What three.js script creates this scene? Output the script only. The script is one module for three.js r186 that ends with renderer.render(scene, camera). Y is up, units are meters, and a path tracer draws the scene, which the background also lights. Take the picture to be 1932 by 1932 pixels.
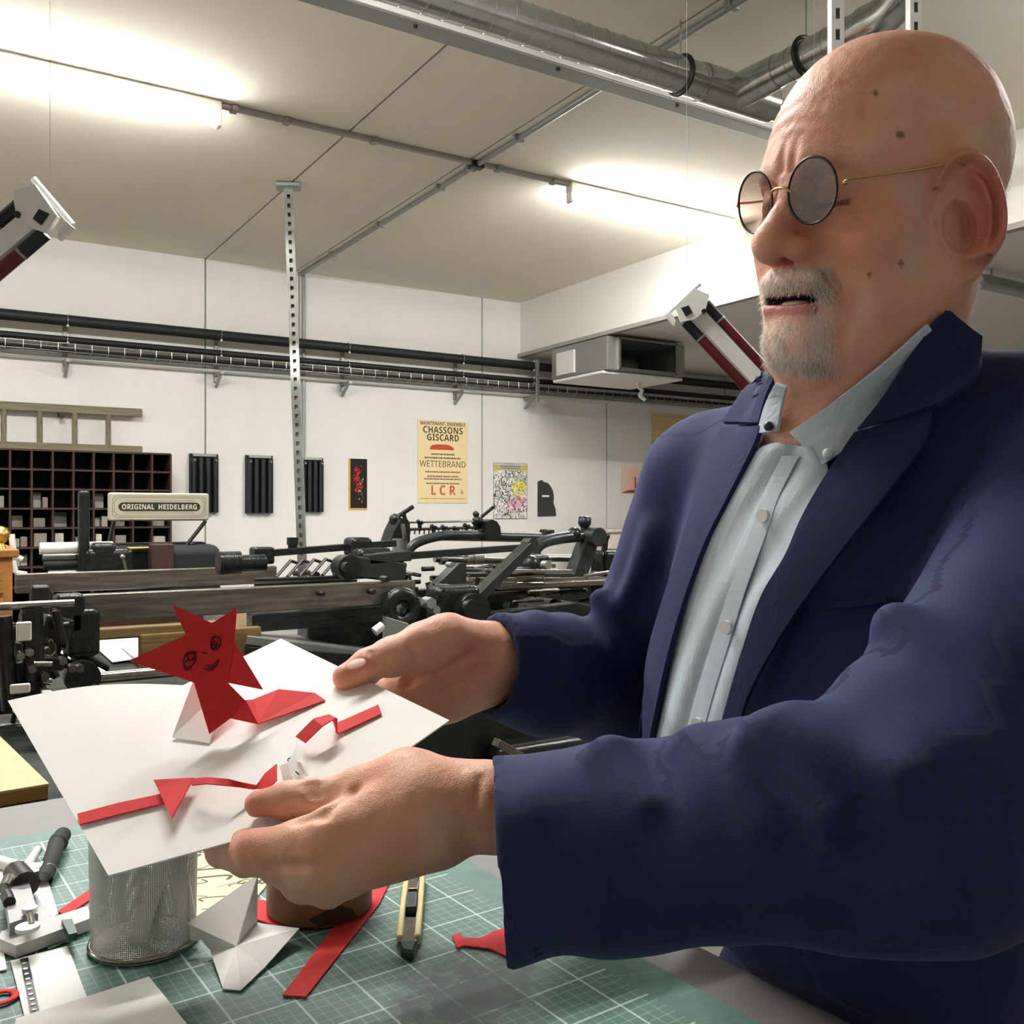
import * as THREE from 'three';
import { RoundedBoxGeometry } from 'three/addons/geometries/RoundedBoxGeometry.js';
import { mergeGeometries, mergeVertices } from 'three/addons/utils/BufferGeometryUtils.js';
import { RectAreaLightUniformsLib } from 'three/addons/lights/RectAreaLightUniformsLib.js';

// ---------- camera, lights, exposure ----------
const EYE = 1.36, FOC = 1780, YAW = 32.1 * Math.PI / 180;        // metres, pixels of a 1932 px frame, turn to the right of the far wall's normal
const scene = new THREE.Scene();
scene.background = new THREE.Color(0x000000);
const camera = new THREE.PerspectiveCamera(2 * Math.atan(966 / FOC) * 180 / Math.PI, 1, 0.05, 60);
camera.position.set(0, EYE, 0);
camera.rotation.set(0, -YAW, 0);
const renderer = new THREE.WebGLRenderer({ antialias: true });
renderer.toneMapping = THREE.LinearToneMapping;
renderer.toneMappingExposure = 5.6;
renderer.shadowMap.enabled = true;
RectAreaLightUniformsLib.init();
const CEIL = EYE + 1.8, WALL = 6.85;                              // ceiling height, distance of the far wall
const TUBE_COLOR = new THREE.Color(1.0, 0.992, 0.965);
const TUBE_POWER = 50, TUBE_GLOW = 18;                            // area light under each tube, glow of the tube itself
// fluorescent battens on the ceiling: x of the left end, z, length (two of them in view, the others over the rest of the hall)
const BATTENS = [[-0.1, -4.2, 1.2], [3.02, -4.2, 1.2], [-3.2, -4.2, 1.2], [-0.1, -2.0, 1.2], [3.02, -1.1, 1.2]];

// ---------- helpers ----------
const CY = Math.cos(YAW), SY = Math.sin(YAW);
const V = (x, y, z) => new THREE.Vector3(x, y, z);
let seed = 7;
const rnd = (a = 0, b = 1) => { seed = (seed * 1664525 + 1013904223) >>> 0; return a + (b - a) * seed / 4294967296; };
const clamp = (x, a = 0, b = 1) => Math.min(b, Math.max(a, x));
const mix = (a, b, t) => a + (b - a) * t;
const sstep = (a, b, x) => { const t = clamp((x - a) / (b - a)); return t * t * (3 - 2 * t); };
// "local" frame of the near things: x to the right, y up from the floor, z towards the photographer (origin on the floor under the lens)
const loc = (px, py, d) => V((px - 966) * d / FOC, EYE + (968 - py) * d / FOC, -d);
const toWorld = p => V(p.x * CY - p.z * SY, p.y, p.z * CY + p.x * SY);
// point of a plane parallel to the far wall, v metres in front of the photographer
const onV = (px, py, v) => { const t = (px - 966) / FOC, d = v / (CY - SY * t); return V(d * (SY + CY * t), EYE + (968 - py) / FOC * d, -v); };
// point of a horizontal plane
const onY = (px, py, y) => toWorld(loc(px, py, (EYE - y) * FOC / (py - 968)));
// point of the plane x = u
const onU = (px, py, u) => { const t = (px - 966) / FOC, d = u / (SY + CY * t); return V(u, EYE + (968 - py) / FOC * d, -d * (CY - SY * t)); };

const names = {};
const numbered = n => { const k = names[n] = (names[n] ?? -1) + 1; return k ? n + '_' + String(k).padStart(3, '0') : n; };
const shade = o => { o.traverse(m => { if (m.isMesh) { m.castShadow = true; m.receiveShadow = true; } }); return o; };
function thing(name, label, category, pos = [0, 0, 0], turn = 0, group) {
  const o = new THREE.Group(); o.name = numbered(name); o.position.set(...pos); o.rotation.y = turn;
  o.userData = { label, category }; if (group) o.userData.group = group;
  scene.add(o); return o;
}
const nearThing = (name, label, category, base, group) => { const w = toWorld(base), t = thing(name, label, category, [w.x, w.y, w.z], -YAW, group); t.userData.base = undefined; delete t.userData.base; t.baseLocal = base; return t; };
function part(parent, name, geo, mat, label) {
  if (Array.isArray(geo)) geo = join(geo);
  if (parent.baseLocal) geo.translate(-parent.baseLocal.x, -parent.baseLocal.y, -parent.baseLocal.z);
  const m = new THREE.Mesh(geo, mat); m.name = name; if (label) m.userData.label = label;
  m.castShadow = m.receiveShadow = true; m.origin0 = parent.baseLocal; parent.add(m); return m;
}
const sub = (parentMesh, name, geo, mat, label) => { if (Array.isArray(geo)) geo = join(geo); const b = parentMesh.origin0; if (b) geo.translate(-b.x, -b.y, -b.z); const m = new THREE.Mesh(geo, mat); m.name = name; if (label) m.userData.label = label; m.castShadow = m.receiveShadow = true; parentMesh.add(m); return m; };
function single(name, label, category, geo, mat, pos = [0, 0, 0], turn = 0, group) {
  const m = new THREE.Mesh(Array.isArray(geo) ? join(geo) : geo, mat); m.name = numbered(name); m.position.set(...pos); m.rotation.y = turn;
  m.userData = { label, category }; if (group) m.userData.group = group; m.castShadow = m.receiveShadow = true; scene.add(m); return m;
}
function struct(name, geo, mat, label, parent = scene) {
  const m = new THREE.Mesh(Array.isArray(geo) ? join(geo) : geo, mat); m.name = parent === scene ? name : name; m.castShadow = m.receiveShadow = true;
  if (parent === scene) m.userData = { kind: 'structure', label, category: name.split('_')[0] }; parent.add(m); return m;
}
function join(list) {
  const l = list.map(g => { let h = g.index ? g.toNonIndexed() : g; for (const k of Object.keys(h.attributes)) if (!['position', 'normal', 'uv'].includes(k)) h.deleteAttribute(k); if (!h.attributes.uv) h.setAttribute('uv', new THREE.BufferAttribute(new Float32Array(h.attributes.position.count * 2), 2)); return h; });
  return l.length > 1 ? mergeGeometries(l) : l[0];
}
// geometry makers
const box = (w, h, d, x = 0, y = 0, z = 0, ry = 0, rx = 0, rz = 0) => { const g = new THREE.BoxGeometry(w, h, d); if (rx) g.rotateX(rx); if (rz) g.rotateZ(rz); if (ry) g.rotateY(ry); return g.translate(x, y, z); };
const rbox = (w, h, d, r, x = 0, y = 0, z = 0, ry = 0, rx = 0, rz = 0) => { const g = new RoundedBoxGeometry(w, h, d, 2, Math.min(r, w / 2.01, h / 2.01, d / 2.01)); if (rx) g.rotateX(rx); if (rz) g.rotateZ(rz); if (ry) g.rotateY(ry); return g.translate(x, y, z); };
function rod(a, b, r, r2 = r, n = 12) {
  const d = b.clone().sub(a), g = new THREE.CylinderGeometry(r2, r, d.length(), n); g.translate(0, d.length() / 2, 0);
  g.applyQuaternion(new THREE.Quaternion().setFromUnitVectors(V(0, 1, 0), d.normalize())); return g.translate(a.x, a.y, a.z);
}
// flat bar of a given height and thickness from a to b (both roughly along x or z)
function bar(a, b, h, th) {
  const d = b.clone().sub(a), L = d.length(), g = new RoundedBoxGeometry(L, h, th, 1, Math.min(h, th) * 0.12);
  const x = d.normalize(), z = x.clone().cross(V(0, 1, 0)).normalize(), y = z.clone().cross(x);
  g.applyMatrix4(new THREE.Matrix4().makeBasis(x, y, z)); const c = a.clone().add(b).multiplyScalar(0.5); return g.translate(c.x, c.y, c.z);
}
const tube = (pts, r, seg = 24, n = 10, closed = false) => new THREE.TubeGeometry(new THREE.CatmullRomCurve3(pts, closed, 'catmullrom', 0.5), seg, r, n, closed);
const disc = (c, axis, r, th, n = 28) => rod(c.clone().addScaledVector(axis, -th / 2), c.clone().addScaledVector(axis, th / 2), r, r, n);
const ball = (p, r, n = 12) => new THREE.SphereGeometry(r, n, Math.round(n * 0.75)).translate(p.x, p.y, p.z);
function plate(pts, th, axisY = null) {       // polygon in the xy plane, extruded along z by th with a small bevel
  const s = new THREE.Shape(pts.map(p => new THREE.Vector2(p[0], p[1])));
  return new THREE.ExtrudeGeometry(s, { depth: th, bevelEnabled: true, bevelSize: 0.002, bevelThickness: 0.002, bevelSegments: 1, curveSegments: 8 }).translate(0, 0, -th / 2);
}
// sheet of the given thickness over a grid of points P(i,j)
function sheet(n, m, P, th, uvs = 1) {
  const pos = [], uv = [], idx = [], pts = [];
  for (let i = 0; i <= n; i++) for (let j = 0; j <= m; j++) pts.push(P(i / n, j / m));
  const at = (i, j) => pts[clamp(i, 0, n) * (m + 1) + clamp(j, 0, m)];
  const nor = [];
  for (let i = 0; i <= n; i++) for (let j = 0; j <= m; j++) nor.push(at(i + 1, j).clone().sub(at(i - 1, j)).cross(at(i, j + 1).clone().sub(at(i, j - 1))).normalize());
  const K = (n + 1) * (m + 1);
  for (const s of [0.5, -0.5]) for (let k = 0; k < K; k++) { const p = pts[k].clone().addScaledVector(nor[k], s * th); pos.push(p.x, p.y, p.z); uv.push((k % (m + 1)) / m * uvs, Math.floor(k / (m + 1)) / n * uvs); }
  const q = (a, b, c, d) => idx.push(a, b, c, a, c, d);
  for (let i = 0; i < n; i++) for (let j = 0; j < m; j++) { const a = i * (m + 1) + j, b = a + m + 1; q(a, b, b + 1, a + 1); q(a + K, a + 1 + K, b + 1 + K, b + K); }
  const rim = [];
  for (let i = 0; i < n; i++) rim.push(i * (m + 1)); for (let j = 0; j < m; j++) rim.push(n * (m + 1) + j); for (let i = n; i > 0; i--) rim.push(i * (m + 1) + m); for (let j = m; j > 0; j--) rim.push(j);
  for (let k = 0; k < rim.length; k++) { const a = rim[k], b = rim[(k + 1) % rim.length]; q(a, a + K, b + K, b); }
  const g = new THREE.BufferGeometry(); g.setAttribute('position', new THREE.Float32BufferAttribute(pos, 3)); g.setAttribute('uv', new THREE.Float32BufferAttribute(uv, 2)); g.setIndex(idx);
  const f = g.toNonIndexed(); f.computeVertexNormals(); const h = f; return h;
}
// flat polygon (any 3-D points, fan-shaped outline given in order) as a thin slab
function slab(pts, th) {
  const n = V(0, 0, 0); for (let i = 0; i < pts.length; i++) { const a = pts[i], b = pts[(i + 1) % pts.length]; n.x += (a.y - b.y) * (a.z + b.z); n.y += (a.z - b.z) * (a.x + b.x); n.z += (a.x - b.x) * (a.y + b.y); } n.normalize();
  const ex = pts[1].clone().sub(pts[0]).normalize(), ey = n.clone().cross(ex), o = pts[0];
  const flat = pts.map(p => { const d = p.clone().sub(o); return new THREE.Vector2(d.dot(ex), d.dot(ey)); });
  const tri = THREE.ShapeUtils.triangulateShape(flat, []), pos = [], uv = [];
  const put = (p, s, f) => { const q = p.clone().addScaledVector(n, s * th / 2); pos.push(q.x, q.y, q.z); uv.push(f.x * 4, f.y * 4); };
  for (const [a, b, c] of tri) { put(pts[a], 1, flat[a]); put(pts[b], 1, flat[b]); put(pts[c], 1, flat[c]); put(pts[a], -1, flat[a]); put(pts[c], -1, flat[c]); put(pts[b], -1, flat[b]); }
  for (let i = 0; i < pts.length; i++) { const j = (i + 1) % pts.length; for (const [k, s] of [[i, 1], [i, -1], [j, -1], [i, 1], [j, -1], [j, 1]]) put(pts[k], s, flat[k]); }
  const g = new THREE.BufferGeometry(); g.setAttribute('position', new THREE.Float32BufferAttribute(pos, 3)); g.setAttribute('uv', new THREE.Float32BufferAttribute(uv, 2)); g.computeVertexNormals(); return g;
}
// textures
function hash2(i, j, s) { let h = (i * 374761393 + j * 668265263 + s * 974634777) | 0; h = Math.imul(h ^ (h >>> 13), 1274126177); return ((h ^ (h >>> 16)) >>> 0) / 4294967296; }
function vnoise(x, y, per, s) { const i = Math.floor(x), j = Math.floor(y), fx = x - i, fy = y - j, u = fx * fx * (3 - 2 * fx), v = fy * fy * (3 - 2 * fy), m = k => ((k % per) + per) % per; return mix(mix(hash2(m(i), m(j), s), hash2(m(i + 1), m(j), s), u), mix(hash2(m(i), m(j + 1), s), hash2(m(i + 1), m(j + 1), s), u), v); }
function tex(n, f, color = true) {
  const d = new Uint8Array(n * n * 4);
  for (let j = 0; j < n; j++) for (let i = 0; i < n; i++) { const c = f(i / n, j / n), k = (j * n + i) * 4; if (typeof c === 'number') d[k] = d[k + 1] = d[k + 2] = clamp(c) * 255; else { d[k] = clamp(c[0]) * 255; d[k + 1] = clamp(c[1]) * 255; d[k + 2] = clamp(c[2]) * 255; } d[k + 3] = 255; }
  const t = new THREE.DataTexture(d, n, n); t.magFilter = THREE.LinearFilter; t.minFilter = THREE.LinearMipmapLinearFilter; t.generateMipmaps = true; t.wrapS = t.wrapT = THREE.RepeatWrapping; if (color) t.colorSpace = THREE.SRGBColorSpace; t.needsUpdate = true; return t;
}
const rep = (t, x, y) => { const c = t.clone(); c.repeat.set(x, y); c.needsUpdate = true; return c; };
const fbm = (u, v, f, s, o = 4) => { let a = 0, w = 0.5, t = 0; for (let k = 0; k < o; k++) { a += w * vnoise(u * f, v * f, f, s + k); t += w; w *= 0.5; f *= 2; } return a / t; };
function canvas(w, h, draw) { const c = document.createElement('canvas'); c.width = w; c.height = h; draw(c.getContext('2d'), w, h); const t = new THREE.CanvasTexture(c); t.colorSpace = THREE.SRGBColorSpace; t.magFilter = THREE.LinearFilter; return t; }
const tint = (hex, amp, f, s) => { const c = new THREE.Color(hex), r = Math.pow(c.r, 1 / 2.2), g = Math.pow(c.g, 1 / 2.2), b = Math.pow(c.b, 1 / 2.2); return tex(256, (u, v) => { const k = 1 + amp * (fbm(u, v, f, s) - 0.5) * 2; return [r * k, g * k, b * k]; }); };
const std = (color, roughness = 0.7, metalness = 0, extra = {}) => new THREE.MeshStandardMaterial({ color, roughness, metalness, ...extra });
const phy = (color, roughness, extra) => new THREE.MeshPhysicalMaterial({ color, roughness, ...extra });
const grainTex = tex(256, (u, v) => 0.5 + (fbm(u, v, 32, 3, 3) - 0.5), false);
const roughTex = tex(256, (u, v) => 0.55 + 0.6 * (fbm(u, v, 8, 9, 5) - 0.5), false);
const M = {
  wall: std(0xffffff, 0.9, 0, { map: tint(0xe9e7e2, 0.018, 6, 1), bumpMap: rep(grainTex, 3, 3), bumpScale: 0.0006 }),
  ceiling: std(0xffffff, 0.93, 0, { map: tint(0xe6e0d0, 0.025, 5, 2), bumpMap: rep(grainTex, 3, 3), bumpScale: 0.0006 }),
  soffit: std(0xe6e3dc, 0.9), whitePaint: std(0xe4e3df, 0.45), greyPaint: std(0xa09c96, 0.6),
  floor: std(0xffffff, 0.55, 0, { map: tint(0x7d7872, 0.14, 7, 3) }),
  galv: std(0xffffff, 0.36, 0.85, { map: tint(0xb7b9b6, 0.1, 12, 4), roughnessMap: roughTex }), galvDull: std(0x9a9b98, 0.5, 0.7),
  blackPipe: std(0x16191a, 0.6), blackPlastic: std(0x14161a, 0.42), rubber: std(0x17191b, 0.75),
  castIron: std(0xffffff, 0.55, 0.35, { map: tint(0x1f211f, 0.35, 10, 5), roughnessMap: roughTex, bumpMap: grainTex, bumpScale: 0.0005 }),
  castGreen: std(0xffffff, 0.6, 0.15, { map: tint(0x29302a, 0.25, 8, 6), roughnessMap: roughTex }),
  steel: std(0xffffff, 0.33, 0.9, { map: tint(0x9d9a92, 0.16, 10, 7), roughnessMap: roughTex }),
  rail: std(0xffffff, 0.5, 0.55, { map: tint(0x726a60, 0.3, 9, 8), roughnessMap: roughTex }),
  darkSteel: std(0x3c3b39, 0.4, 0.75), brass: std(0xb79a55, 0.35, 0.8),
  wood: std(0xffffff, 0.6, 0, { map: tex(256, (u, v) => { const g = fbm(u * 0.25, v, 16, 12, 5), k = 0.75 + 0.5 * g; return [0.62 * k, 0.42 * k, 0.2 * k]; }) }),
  oldWood: std(0xffffff, 0.7, 0, { map: tex(256, (u, v) => { const k = 0.75 + 0.5 * fbm(u * 0.25, v, 16, 13, 5); return [0.46 * k, 0.37 * k, 0.2 * k]; }) }),
  ladder: std(0xffffff, 0.7, 0, { map: tex(128, (u, v) => { const k = 0.8 + 0.4 * fbm(u, v * 0.3, 16, 14, 4); return [0.5 * k, 0.46 * k, 0.37 * k]; }) }),
  darkWood: std(0xffffff, 0.65, 0, { map: tex(128, (u, v) => { const k = 0.7 + 0.6 * fbm(u, v * 0.25, 16, 15, 4); return [0.24 * k, 0.145 * k, 0.12 * k]; }) }),
  board: std(0xffffff, 0.85, 0, { map: tex(128, (u, v) => { const k = 0.93 + 0.14 * fbm(u, v, 24, 16, 3); return [0.8 * k, 0.69 * k, 0.54 * k]; }) }),
  boardEdge: std(0xffffff, 0.85, 0, { map: tex(128, (u, v) => { const k = 0.85 + 0.3 * fbm(u * 0.3, v, 32, 17, 3); return [0.62 * k, 0.47 * k, 0.24 * k]; }) }),
  paper: std(0xf1efeb, 0.85, 0, { side: THREE.DoubleSide }), paperGrey: std(0xd8d5d2, 0.85), tracing: phy(0xe3e0dc, 0.85, { side: THREE.DoubleSide }),
  redPaper: std(0xffffff, 0.8, 0, { map: tint(0xd8282c, 0.05, 40, 18) }), ink: std(0x2a0d10, 0.8),
};
// ---------- room shell ----------
const X0 = -3.6, X1 = 8.6, Z1 = 3.2, BULK = 4.38, BULKY = EYE + 1.34;
struct('floor', box(X1 - X0 + 0.4, 0.2, Z1 + WALL + 0.4, (X0 + X1) / 2, -0.1, (Z1 - WALL) / 2), M.floor, 'grey concrete floor of the workshop');
struct('wall_left', box(0.2, CEIL + 0.2, Z1 + WALL + 0.4, X0 - 0.1, CEIL / 2, (Z1 - WALL) / 2), M.wall, 'white wall on the left beyond the frame');
struct('wall_right', box(0.2, CEIL + 0.2, Z1 + WALL + 0.4, X1 + 0.1, CEIL / 2, (Z1 - WALL) / 2), M.wall, 'white wall on the right beyond the frame');
struct('wall_front', box(X1 - X0 + 0.4, CEIL + 0.2, 0.2, (X0 + X1) / 2, CEIL / 2, Z1 + 0.1), M.wall, 'white wall behind the photographer');
const wallBack = struct('wall_back', box(X1 - X0 + 0.4, CEIL + 0.2, 0.2, (X0 + X1) / 2, CEIL / 2, -WALL - 0.112), M.greyPaint, 'white far wall of tall panels with thin joints');
const seams = [X0, 0.2, 1.72, 2.41, 4.0, 5.32, 6.8, X1];
for (let i = 0; i + 1 < seams.length; i++) struct('wall_panel', box(seams[i + 1] - seams[i] - 0.012, CEIL, 0.012, (seams[i] + seams[i + 1]) / 2, CEIL / 2, -WALL - 0.006), M.wall, '', wallBack);
const ceil = struct('ceiling', box(X1 - X0 + 0.4, 0.2, Z1 + WALL + 0.4, (X0 + X1) / 2, CEIL + 0.112, (Z1 - WALL) / 2), M.greyPaint, 'off-white ceiling of wide panels');
const cs = [X0, -0.8, 1.72, 2.38, BULK + 0.02];
for (let i = 0; i + 1 < cs.length; i++) struct('ceiling_panel', box(cs[i + 1] - cs[i] - 0.012, 0.012, Z1 + WALL, (cs[i] + cs[i + 1]) / 2, CEIL + 0.006, (Z1 - WALL) / 2), M.ceiling, '', ceil);
const bulk = struct('ceiling_soffit', box(X1 - BULK, CEIL - BULKY, Z1 + WALL, (X1 + BULK) / 2, (CEIL + BULKY) / 2, (Z1 - WALL) / 2), M.soffit, 'white boxed-in soffit lowering the ceiling on the right');
bulk.userData.category = 'ceiling';
struct('edge_trim', box(0.05, 0.03, Z1 + WALL, BULK - 0.004, BULKY + 0.004, (Z1 - WALL) / 2), M.greyPaint, '', bulk);

// ---------- lamps ----------
const glow = new THREE.MeshStandardMaterial({ color: 0xffffff, emissive: TUBE_COLOR, emissiveIntensity: TUBE_GLOW, roughness: 0.4 });
BATTENS.forEach(([x, z, L], i) => {
  const where = ['nearer of the two lit ceiling tubes, cut by the left edge', 'farther lit ceiling tube, behind the spectacles', 'lit ceiling tube out of view to the left', 'lit ceiling tube above the work table, out of view', 'lit ceiling tube above and behind the man, out of view'][i];
  const t = thing('ceiling_lamp', where, 'lamp', [x + L / 2, CEIL, z], 0);
  part(t, 'housing', rbox(L + 0.04, 0.056, 0.06, 0.006, 0, -0.0285, 0), M.whitePaint);
  const d = new THREE.CylinderGeometry(0.021, 0.021, L, 20, 1).rotateZ(Math.PI / 2).translate(0, -0.084, 0);
  part(t, 'tube', d, glow);
  for (const s of [-1, 1]) part(t, 'end_cap', rbox(0.02, 0.056, 0.046, 0.005, s * (L / 2 + 0.011), -0.082, 0), M.whitePaint);
  const a = new THREE.RectAreaLight(TUBE_COLOR, TUBE_POWER, L, 0.042);
  a.position.set(0, -0.108, 0); a.rotation.x = -Math.PI / 2; t.add(a);
});
// cable duct that joins the tubes, and the conduit and trunking across the ceiling
{
  const t = thing('cable_duct', 'thin cable duct running along the ceiling between the two lit tubes', 'conduit', [0, CEIL, -4.2]);
  part(t, 'duct', rbox(1.88, 0.02, 0.028, 0.004, 2.06, -0.011, 0), M.greyPaint);
  for (const x of [1.18, 1.42, 1.85, 2.55, 2.9]) part(t, 'clip', rbox(0.03, 0.026, 0.05, 0.004, x, -0.014, 0), M.galvDull);
  const c = thing('ceiling_conduit', 'grey conduit crossing the ceiling from far wall to spiral duct', 'conduit', [2.42, CEIL, 0]);
  part(c, 'pipe', rod(V(0, -0.018, -WALL + 0.02), V(0, -0.018, -1.2), 0.014), M.galvDull);
  for (const z of [-6.2, -5.4, -4.6, -4.26, -3.8, -2.4, -1.7]) part(c, 'clip', rbox(0.055, 0.03, 0.024, 0.004, 0, -0.016, z), M.galvDull);
  part(c, 'junction', rbox(0.07, 0.035, 0.05, 0.006, 0, -0.019, -4.2), M.darkSteel);
  const w = thing('wall_conduit', 'conduit running down the far wall behind the perforated pole', 'conduit', [2.44, 0, -WALL]);
  part(w, 'pipe', rod(V(0, 0, 0.016), V(0, CEIL - 0.04, 0.016), 0.012), M.galvDull);
  part(w, 'bend', ball(V(0, CEIL - 0.03, 0.016), 0.014), M.galvDull);
  const k = thing('ceiling_trunking', 'flat grey trunking on the ceiling beside the big spiral duct', 'trunking', [0, CEIL, -3.06]);
  part(k, 'channel', rbox(6.4, 0.05, 0.08, 0.006, 1.1, -0.026, 0), M.whitePaint);
  part(k, 'cover', rbox(6.4, 0.012, 0.09, 0.004, 1.1, -0.056, 0), M.galvDull);
  for (let i = 0; i < 9; i++) part(k, 'screw', rod(V(-1.6 + i * 0.62, -0.062, 0.02), V(-1.6 + i * 0.62, -0.068, 0.02), 0.008), M.darkSteel);
}
// closed steel channel whose front is punched with a row of real slots
function punched(w, L, d, sw, sh, pitch) {
  const f = new THREE.Shape([[-w / 2, 0], [w / 2, 0], [w / 2, L], [-w / 2, L]].map(p => new THREE.Vector2(...p)));
  for (let y = pitch * 0.7; y < L - pitch * 0.6; y += pitch) f.holes.push(new THREE.Path([[-sw / 2, y - sh / 2], [-sw / 2, y + sh / 2], [sw / 2, y + sh / 2], [sw / 2, y - sh / 2]].map(p => new THREE.Vector2(...p))));
  return join([new THREE.ExtrudeGeometry(f, { depth: 0.003, bevelEnabled: false }).translate(0, 0, d / 2 - 0.003), box(0.003, L, d - 0.004, -w / 2 + 0.0015, L / 2, -0.001), box(0.003, L, d - 0.004, w / 2 - 0.0015, L / 2, -0.001), box(w, L, 0.003, 0, L / 2, -d / 2 + 0.0015)]);
}
// spiral duct with its branch
{
  const y = EYE + 1.6, v = 2.6, r = 0.064, bx = 2.62;
  const t = thing('spiral_duct', 'galvanised spiral ventilation duct hung under the ceiling, with a branch', 'duct', [bx, y, -v]);
  const ribbed = (a, b, rad) => { const L = a.distanceTo(b), n = Math.round(L / 0.075), dir = b.clone().sub(a).normalize(), g = [rod(a, b, rad, rad, 30)]; for (let i = 1; i < n; i++) { const c = a.clone().addScaledVector(dir, i * L / n); g.push(rod(c, c.clone().addScaledVector(dir, 0.005), rad + 0.0018, rad + 0.0018, 30)); } return g; };
  part(t, 'main_pipe', ribbed(V(-5, 0, 0), V(0.12, 0, 0), r), M.galv);
  part(t, 'tee', [rod(V(-0.16, 0, 0), V(0.2, 0, 0), r + 0.006, r + 0.006, 30), rod(V(0.02, 0, 0), V(0.02, 0, 0.22), r + 0.004, r - 0.002, 30)], M.galv);
  part(t, 'thin_pipe', ribbed(V(0.2, -0.01, 0), V(1.7, -0.01, 0), r - 0.018), M.galv);
  part(t, 'branch', ribbed(V(0.02, 0, 0.2), V(0.02, 0, 0.6), r - 0.006), M.galv);
  part(t, 'elbow', tube([V(0.02, 0, 0.58), V(0.02, 0.004, 0.66), V(0.02, 0.04, 0.72), V(0.02, 0.1, 0.745), V(0.02, 0.19, 0.75)], r, 20, 24), M.galv);
  for (const [x, z] of [[-0.26, 0], [-2.2, 0], [0.02, 0.34]]) {
    const ring = new THREE.TorusGeometry(r + 0.004, 0.008, 8, 36); if (z === 0) ring.rotateY(Math.PI / 2); ring.translate(x, 0, z);
    const c = part(t, 'clamp', ring, M.blackPlastic); sub(c, 'hanger_rod', rod(V(x, r, z), V(x, 0.199, z), 0.004), M.galvDull);
  }
  // perforated struts hanging behind his head
  [[1577, 2.4, 'perforated steel strut hanging just left of the bald crown'], [1724, 2.2, 'steel strut hanging right of the duct elbow']].forEach(([px, v, label]) => {
    const p = onY(px, 20, CEIL), q = onV(px, 85, 1.5); const s = thing('hanging_strut', label, 'strut', [q.x, CEIL, q.z], -YAW);
    part(s, 'channel', punched(0.03, 0.75, 0.03, 0.011, 0.026, 0.05).translate(0, -0.75, 0), M.whitePaint);
  });
}
// perforated pole from floor to ceiling in front of the far wall
{
  const top = onY(540, 345, CEIL), L = CEIL, bot = V(top.x + 0.125, 0, top.z + 0.02);
  const t = thing('perforated_pole', 'tall galvanised perforated pole standing from floor to ceiling', 'pole', [bot.x, 0, bot.z], -YAW * 0.7);
  t.rotation.z = 0.036;
  part(t, 'channel', punched(0.05, L, 0.044, 0.017, 0.024, 0.05), M.galv);
  part(t, 'ceiling_foot', rbox(0.13, 0.02, 0.1, 0.004, 0, L - 0.014, 0), M.galvDull);
  part(t, 'floor_foot', rbox(0.13, 0.012, 0.13, 0.003, 0, 0.006, 0), M.galvDull);
}
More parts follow.
